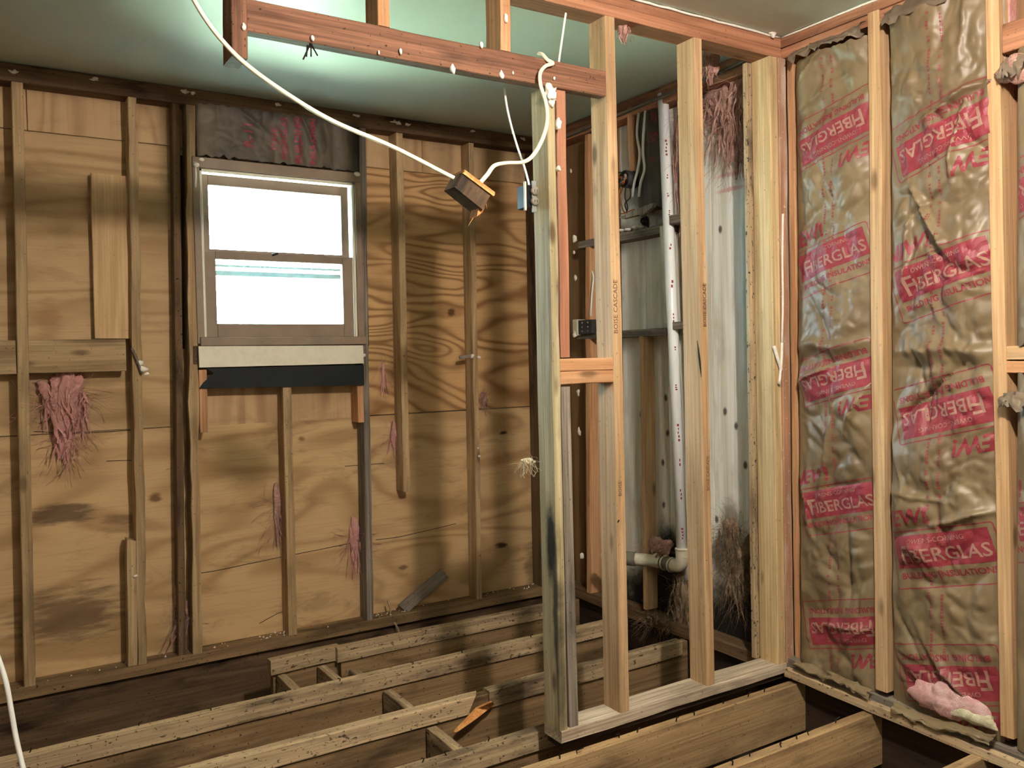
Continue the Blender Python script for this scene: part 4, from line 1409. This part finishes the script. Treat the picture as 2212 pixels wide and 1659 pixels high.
cw_ = tube('flat_cable', [P(1226, 4, 0.05), P(1217, 65, 0.05), P(1208, 128, 0.05), P(1204, 160, 0.05)], 0.0075, 'cable_white', k=4, sides=8, flat=0.45)
tag(cw_, 'white flat cable dropping from the top plate behind the header', 'cable')
cb_ = tube('box_cable', [P(1090, 190, 0.10), P(1094, 225, 0.11), P(1104, 270, 0.11), P(1118, 318, 0.11), P(1131, 355, 0.10), P(1142, 395, 0.09), P(1143, 410, 0.085)], 0.005, 'cable_white', k=6, sides=8, flat=0.7)
tag(cb_, 'thin white cable running down into the receptacle box', 'cable')
ob = empty('receptacle_box', P(1145, 428, 0.09))
tag(ob, 'small metal outlet box with a receptacle on the greenish partition stud', 'electrical box')
bx0 = P(1147, 428, 0.089)
zlo, zhi = P(1146, 455, .09).z, P(1146, 400, .09).z
box('box_shell', (bx0.x - 0.034, YP + 0.070, zlo + .004), (bx0.x + 0.004, YP + 0.118, zhi - .004), 'wire_black', ob)
box('mounting_strap', (bx0.x - 0.040, YP + 0.062, zlo - .006), (bx0.x - 0.034, YP + 0.072, zhi + .004), 'white_paint', ob)
box('mounting_strap', (bx0.x - 0.014, YP + 0.060, zlo - .010), (bx0.x + 0.002, YP + 0.066, zhi + .008), 'steel', ob)
for f_ in (0.3, 0.7):
    zc_ = zlo + (zhi - zlo) * f_
    tube('receptacle', [(bx0.x - .006, YP + 0.052, zc_), (bx0.x - .006, YP + 0.066, zc_)], 0.013, 'ivory', ob, k=1, sides=14)
    for dx in (-.005, .004):
        box('slot', (bx0.x - .006 + dx, YP + .0505, zc_ - .004), (bx0.x - .0045 + dx, YP + .0525, zc_ + .004), 'wire_black', ob)

jb = empty('junction_box', Cw(1353, 402))
tag(jb, 'round open junction box stuffed with wires under the short stud', 'electrical box')
jc = Cw(1353, 387, -.01)
tube('box_rim', [jc + DX * .05, jc - DX * .012], 0.040, 'dark_metal', jb, k=1, sides=24)
tube('box_opening', [jc - DX * .011, jc - DX * .0135], 0.034, 'wire_black', jb, k=1, sides=24)
for (dy, dz, mt) in ((0, -.012, 'wire_red'), (-.012, .012, 'ivory'), (.013, .008, 'steel')):
    blob('wire_nut', jc + Vector((-.016, dy, dz)), (.008, .008, .011), mt, jb, sub=2, amp=.2)
rng = random.Random(3)
for i in range(9):
    a_, b_ = rng.uniform(-.03, .03), rng.uniform(-.03, .03)
    tube('wire', [jc + Vector((-.013, a_, b_)), jc + Vector((-.035, b_, -a_)), jc + Vector((-.02, -a_, -b_ * .6))], 0.0022, ['wire_black', 'wire_copper', 'steel', 'wire_black'][i % 4], jb, k=5, sides=6)
for i, (pts, mt) in enumerate((([(1338, 405), (1340, 430), (1346, 455), (1356, 462)], 'wire_copper'), ([(1352, 402), (1350, 425), (1356, 448), (1352, 460)], 'wire_black'),
                               ([(1360, 400), (1362, 425), (1350, 440), (1355, 458)], 'wire_black'), ([(1345, 404), (1335, 440), (1340, 462), (1370, 452)], 'wire_copper'))):
    tube('wire', [Cw(x, y, -.012) for x, y in pts], 0.003, mt, jb, k=6, sides=6)
for off, x0 in ((0, -4), (0.012, 10)):
    o = tube('old_cable', [Cw(1385 + x0, 232, .01), Cw(1380 + x0, 290, .0), Cw(1384 + x0 * .5, 330, -.005), Cw(1382 + x0, 365, 0), Cw(1374 + x0, 395, .0), Cw(1370 + x0, 425, .01)], 0.0065, 'cable_white', k=6, sides=8)
    tag(o, ['old grey cable running down the dark batt, nearer the round box', 'second old grey cable on the dark batt, nearer the white pipe'][1 if off else 0], 'cable', 'pair of old cables')
sc1 = outline('broken_board', [Cw(1336, 470, -.02), Cw(1372, 452, -.02), Cw(1411, 438, -.02), Cw(1409, 447, -.02), Cw(1385, 468, -.02), Cw(1380, 464, -.02), Cw(1345, 473, -.02)], 0.02, DX, 'grey')
tag(sc1, 'broken grey sliver of board resting among wires above the blocking', 'board')
gk = empty('conduit_fitting', Cw(1402, 490))
tag(gk, 'black ribbed conduit fitting lying on the upper grey blocking', 'pipe fitting')
gc = Cw(1402, 478, -.0)
for i in range(4):
    tube('rib', [gc + DY * (.008 * i) - DX * (.012 - .01 * i), gc + DY * (.008 * i + .005) - DX * (.016 - .01 * i)], .023, 'wire_black', gk, k=1, sides=18)
tube('bore', [gc - DX * .03, gc + DY * .045 + DX * .02], .017, 'wire_black', gk, k=1, sides=18)
mb = empty('metal_box', Cw(1262, 733))
tag(mb, 'dark metal switch box at the left end of the lower grey blocking', 'electrical box')
m0, m1 = Cw(1256, 722), Cw(1286, 690)
box('box_shell', (XC - 0.02, m1.y, m0.z), (XC + 0.05, m0.y, m1.z), 'dark_metal', mb)
box('gang_plate', (XC - 0.024, m0.y + 0.002, m0.z - .006), (XC + 0.03, m0.y + 0.042, m1.z + .006), 'pvc_old', mb)
for dz in (.2, .5, .8):
    for dy in (.3, .7):
        tube('screw', [(XC - .0195, m1.y + (m0.y - m1.y) * dy, m0.z + (m1.z - m0.z) * dz), (XC - .023, m1.y + (m0.y - m1.y) * dy, m0.z + (m1.z - m0.z) * dz)], .004, 'steel', mb, k=1, sides=8)
blob('plaster_blob', Cw(1243, 722, -.02), (.012, .012, .016), 'plaster', mb, sub=2, freq=70, amp=.7, seed=6)
o = tube('box_cable', [Cw(1276, 684, .01), Cw(1277, 655, .0), Cw(1280, 620, .0), Cw(1282, 600, .01), Cw(1279, 585, .02)], 0.005, 'cable_white', k=6)
tag(o, 'white cable curling up from the dark metal switch box', 'cable')

# white cord at the lower left
o = tube('white_cord', [on(-20, 1380, 1, 2.62), on(0, 1432, 1, 2.6), on(14, 1478, 1, 2.58), on(26, 1545, 1, 2.56), on(36, 1600, 1, 2.54), on(52, 1668, 1, 2.52), on(70, 1740, 1, 2.5)], 0.0065, 'cable_white', k=8, sides=10)
tag(o, 'white cord trailing across the joists at the lower left', 'cable')

# ------------------------------------------------------------------ loose boards and scraps
q = lambda x, y: A(x, y, 0.045)
M['board'] = wood('planed_pine_board', '#c3a57c', '#b08f65', dirt_amt=0.12, knots=0.7, streak=0.2, grain=0.5)
lb = lumber('loose_board', q(205, 731), q(196, 373), DX, q(287, 731).x - q(205, 731).x, 0.02, 'board')
tag(lb, 'short pine board standing upright on the blocking, left of the window', 'board')
of = lumber('wood_offcut', A(862, 1308, 0.02), A(955, 1229, 0.068), Vector((0.65, 0, -0.75)), 0.062, 0.018, 'grey', end1=0.012, end0=0.02)
tag(of, 'grey wood offcut leaning against the plywood on the bottom plate', 'board')
sp = outline('wood_splinter', [G(1058, 1512, .0) + DY * -.02 + DZ * .0, on(1068, 1522, 1, YJ[3] - .03), on(1030, 1552, 1, YJ[3] - .06), on(990, 1580, 1, YJ[3] - .07), on(983, 1582, 1, YJ[3] - .07), on(1004, 1560, 1, YJ[3] - .06), on(1032, 1530, 1, YJ[3] - .03)], 0.012, DY, 'block_wood')
tag(sp, 'torn orange splinter hanging off the broken joist strip', 'wood splinter')
for i, (x, y, x1, y1, lab) in enumerate(((843, 1325, 838, 1298, 'thin pale wood chip standing on the bottom plate beside the grey stud'), (862, 1370, 852, 1345, 'curled pale wood chip hanging over the bottom plate'))):
    o = tube('wood_chip', [A(x, y, .02 - i * .03), A((x + x1) / 2 + 2, (y + y1) / 2, .015 - i * .03), A(x1, y1, .03 - i * .03)], 0.005, 'strip', k=5, sides=6)
    tag(o, lab, 'wood chip')
rng = random.Random(12)
V, Fc = [], []
for i in range(90):
    x = rng.choice((rng.uniform(270, 330), rng.uniform(800, 880), rng.uniform(560, 640), rng.uniform(1050, 1160), rng.uniform(20, 1150)))
    c_ = A(x, botplate(x), rng.uniform(.01, .08))
    c_.z = zpl + .002
    r_ = rng.uniform(.0015, .006)
    b_ = len(V)
    for k in range(4):
        V.append(c_ + Vector((math.cos(k * 1.57 + i) * r_, math.sin(k * 1.57 + i) * r_, 0)))
    V.append(c_ + DZ * r_ * 1.3)
    Fc += [(b_ + k, b_ + (k + 1) % 4, b_ + 4) for k in range(4)] + [(b_ + 3, b_ + 2, b_ + 1, b_)]
cr = mesh('plaster_crumbs', V, Fc, 'plaster')
tag(cr, 'white plaster crumbs scattered along the bottom plate', 'debris', kind='stuff')
# plaster lumps on the back wall studs
for x, y, r, par in ((310, 797, .016, s2), (304, 783, .012, s2), (316, 808, .010, s2), (1020, 769, .013, s6), (1034, 772, .012, s6), (1033, 968, .009, s6), (1035, 985, .008, s6), (292, 1245, .009, s2)):
    blob('plaster_blob', A(x, y, -.006), (r, r * .7, r * .8), 'plaster', par, sub=2, freq=60, amp=.7, seed=x)
tube('lath_stub', [A(284, 752, -.01), A(295, 775, -.01), A(307, 808, -.01)], 0.006, 'grey', s2, k=3, sides=5)
lumber('lath_stub', A(994, 776, -.01), A(1024, 772, -.01), DY, 0.01, 0.018, 'grey', s6)
for x, y, r in ((28, 155, .014), (205, 172, .012), (415, 200, .010), (400, 198, .014), (600, 226, .011), (770, 250, .012), (858, 265, .016), (880, 270, .012), (1020, 283, .010), (1130, 300, .012)):
    blob('plaster_lump', A(x, y, -.002), (r * 1.3, r * .5, r * .55), 'plaster', wb, sub=3, freq=110, amp=1.1, seed=x)

# ceiling fixture that lights the room (out of the picture)
lf = empty('ceiling_lamp', (BULB.x, BULB.y, ZC))
tag(lf, 'bare bulb in a porcelain ceiling holder beside the viewpoint', 'lamp')
tube('holder', [(BULB.x, BULB.y, ZC), (BULB.x, BULB.y, ZC - .025)], .05, 'white_paint', lf, k=1, sides=24)
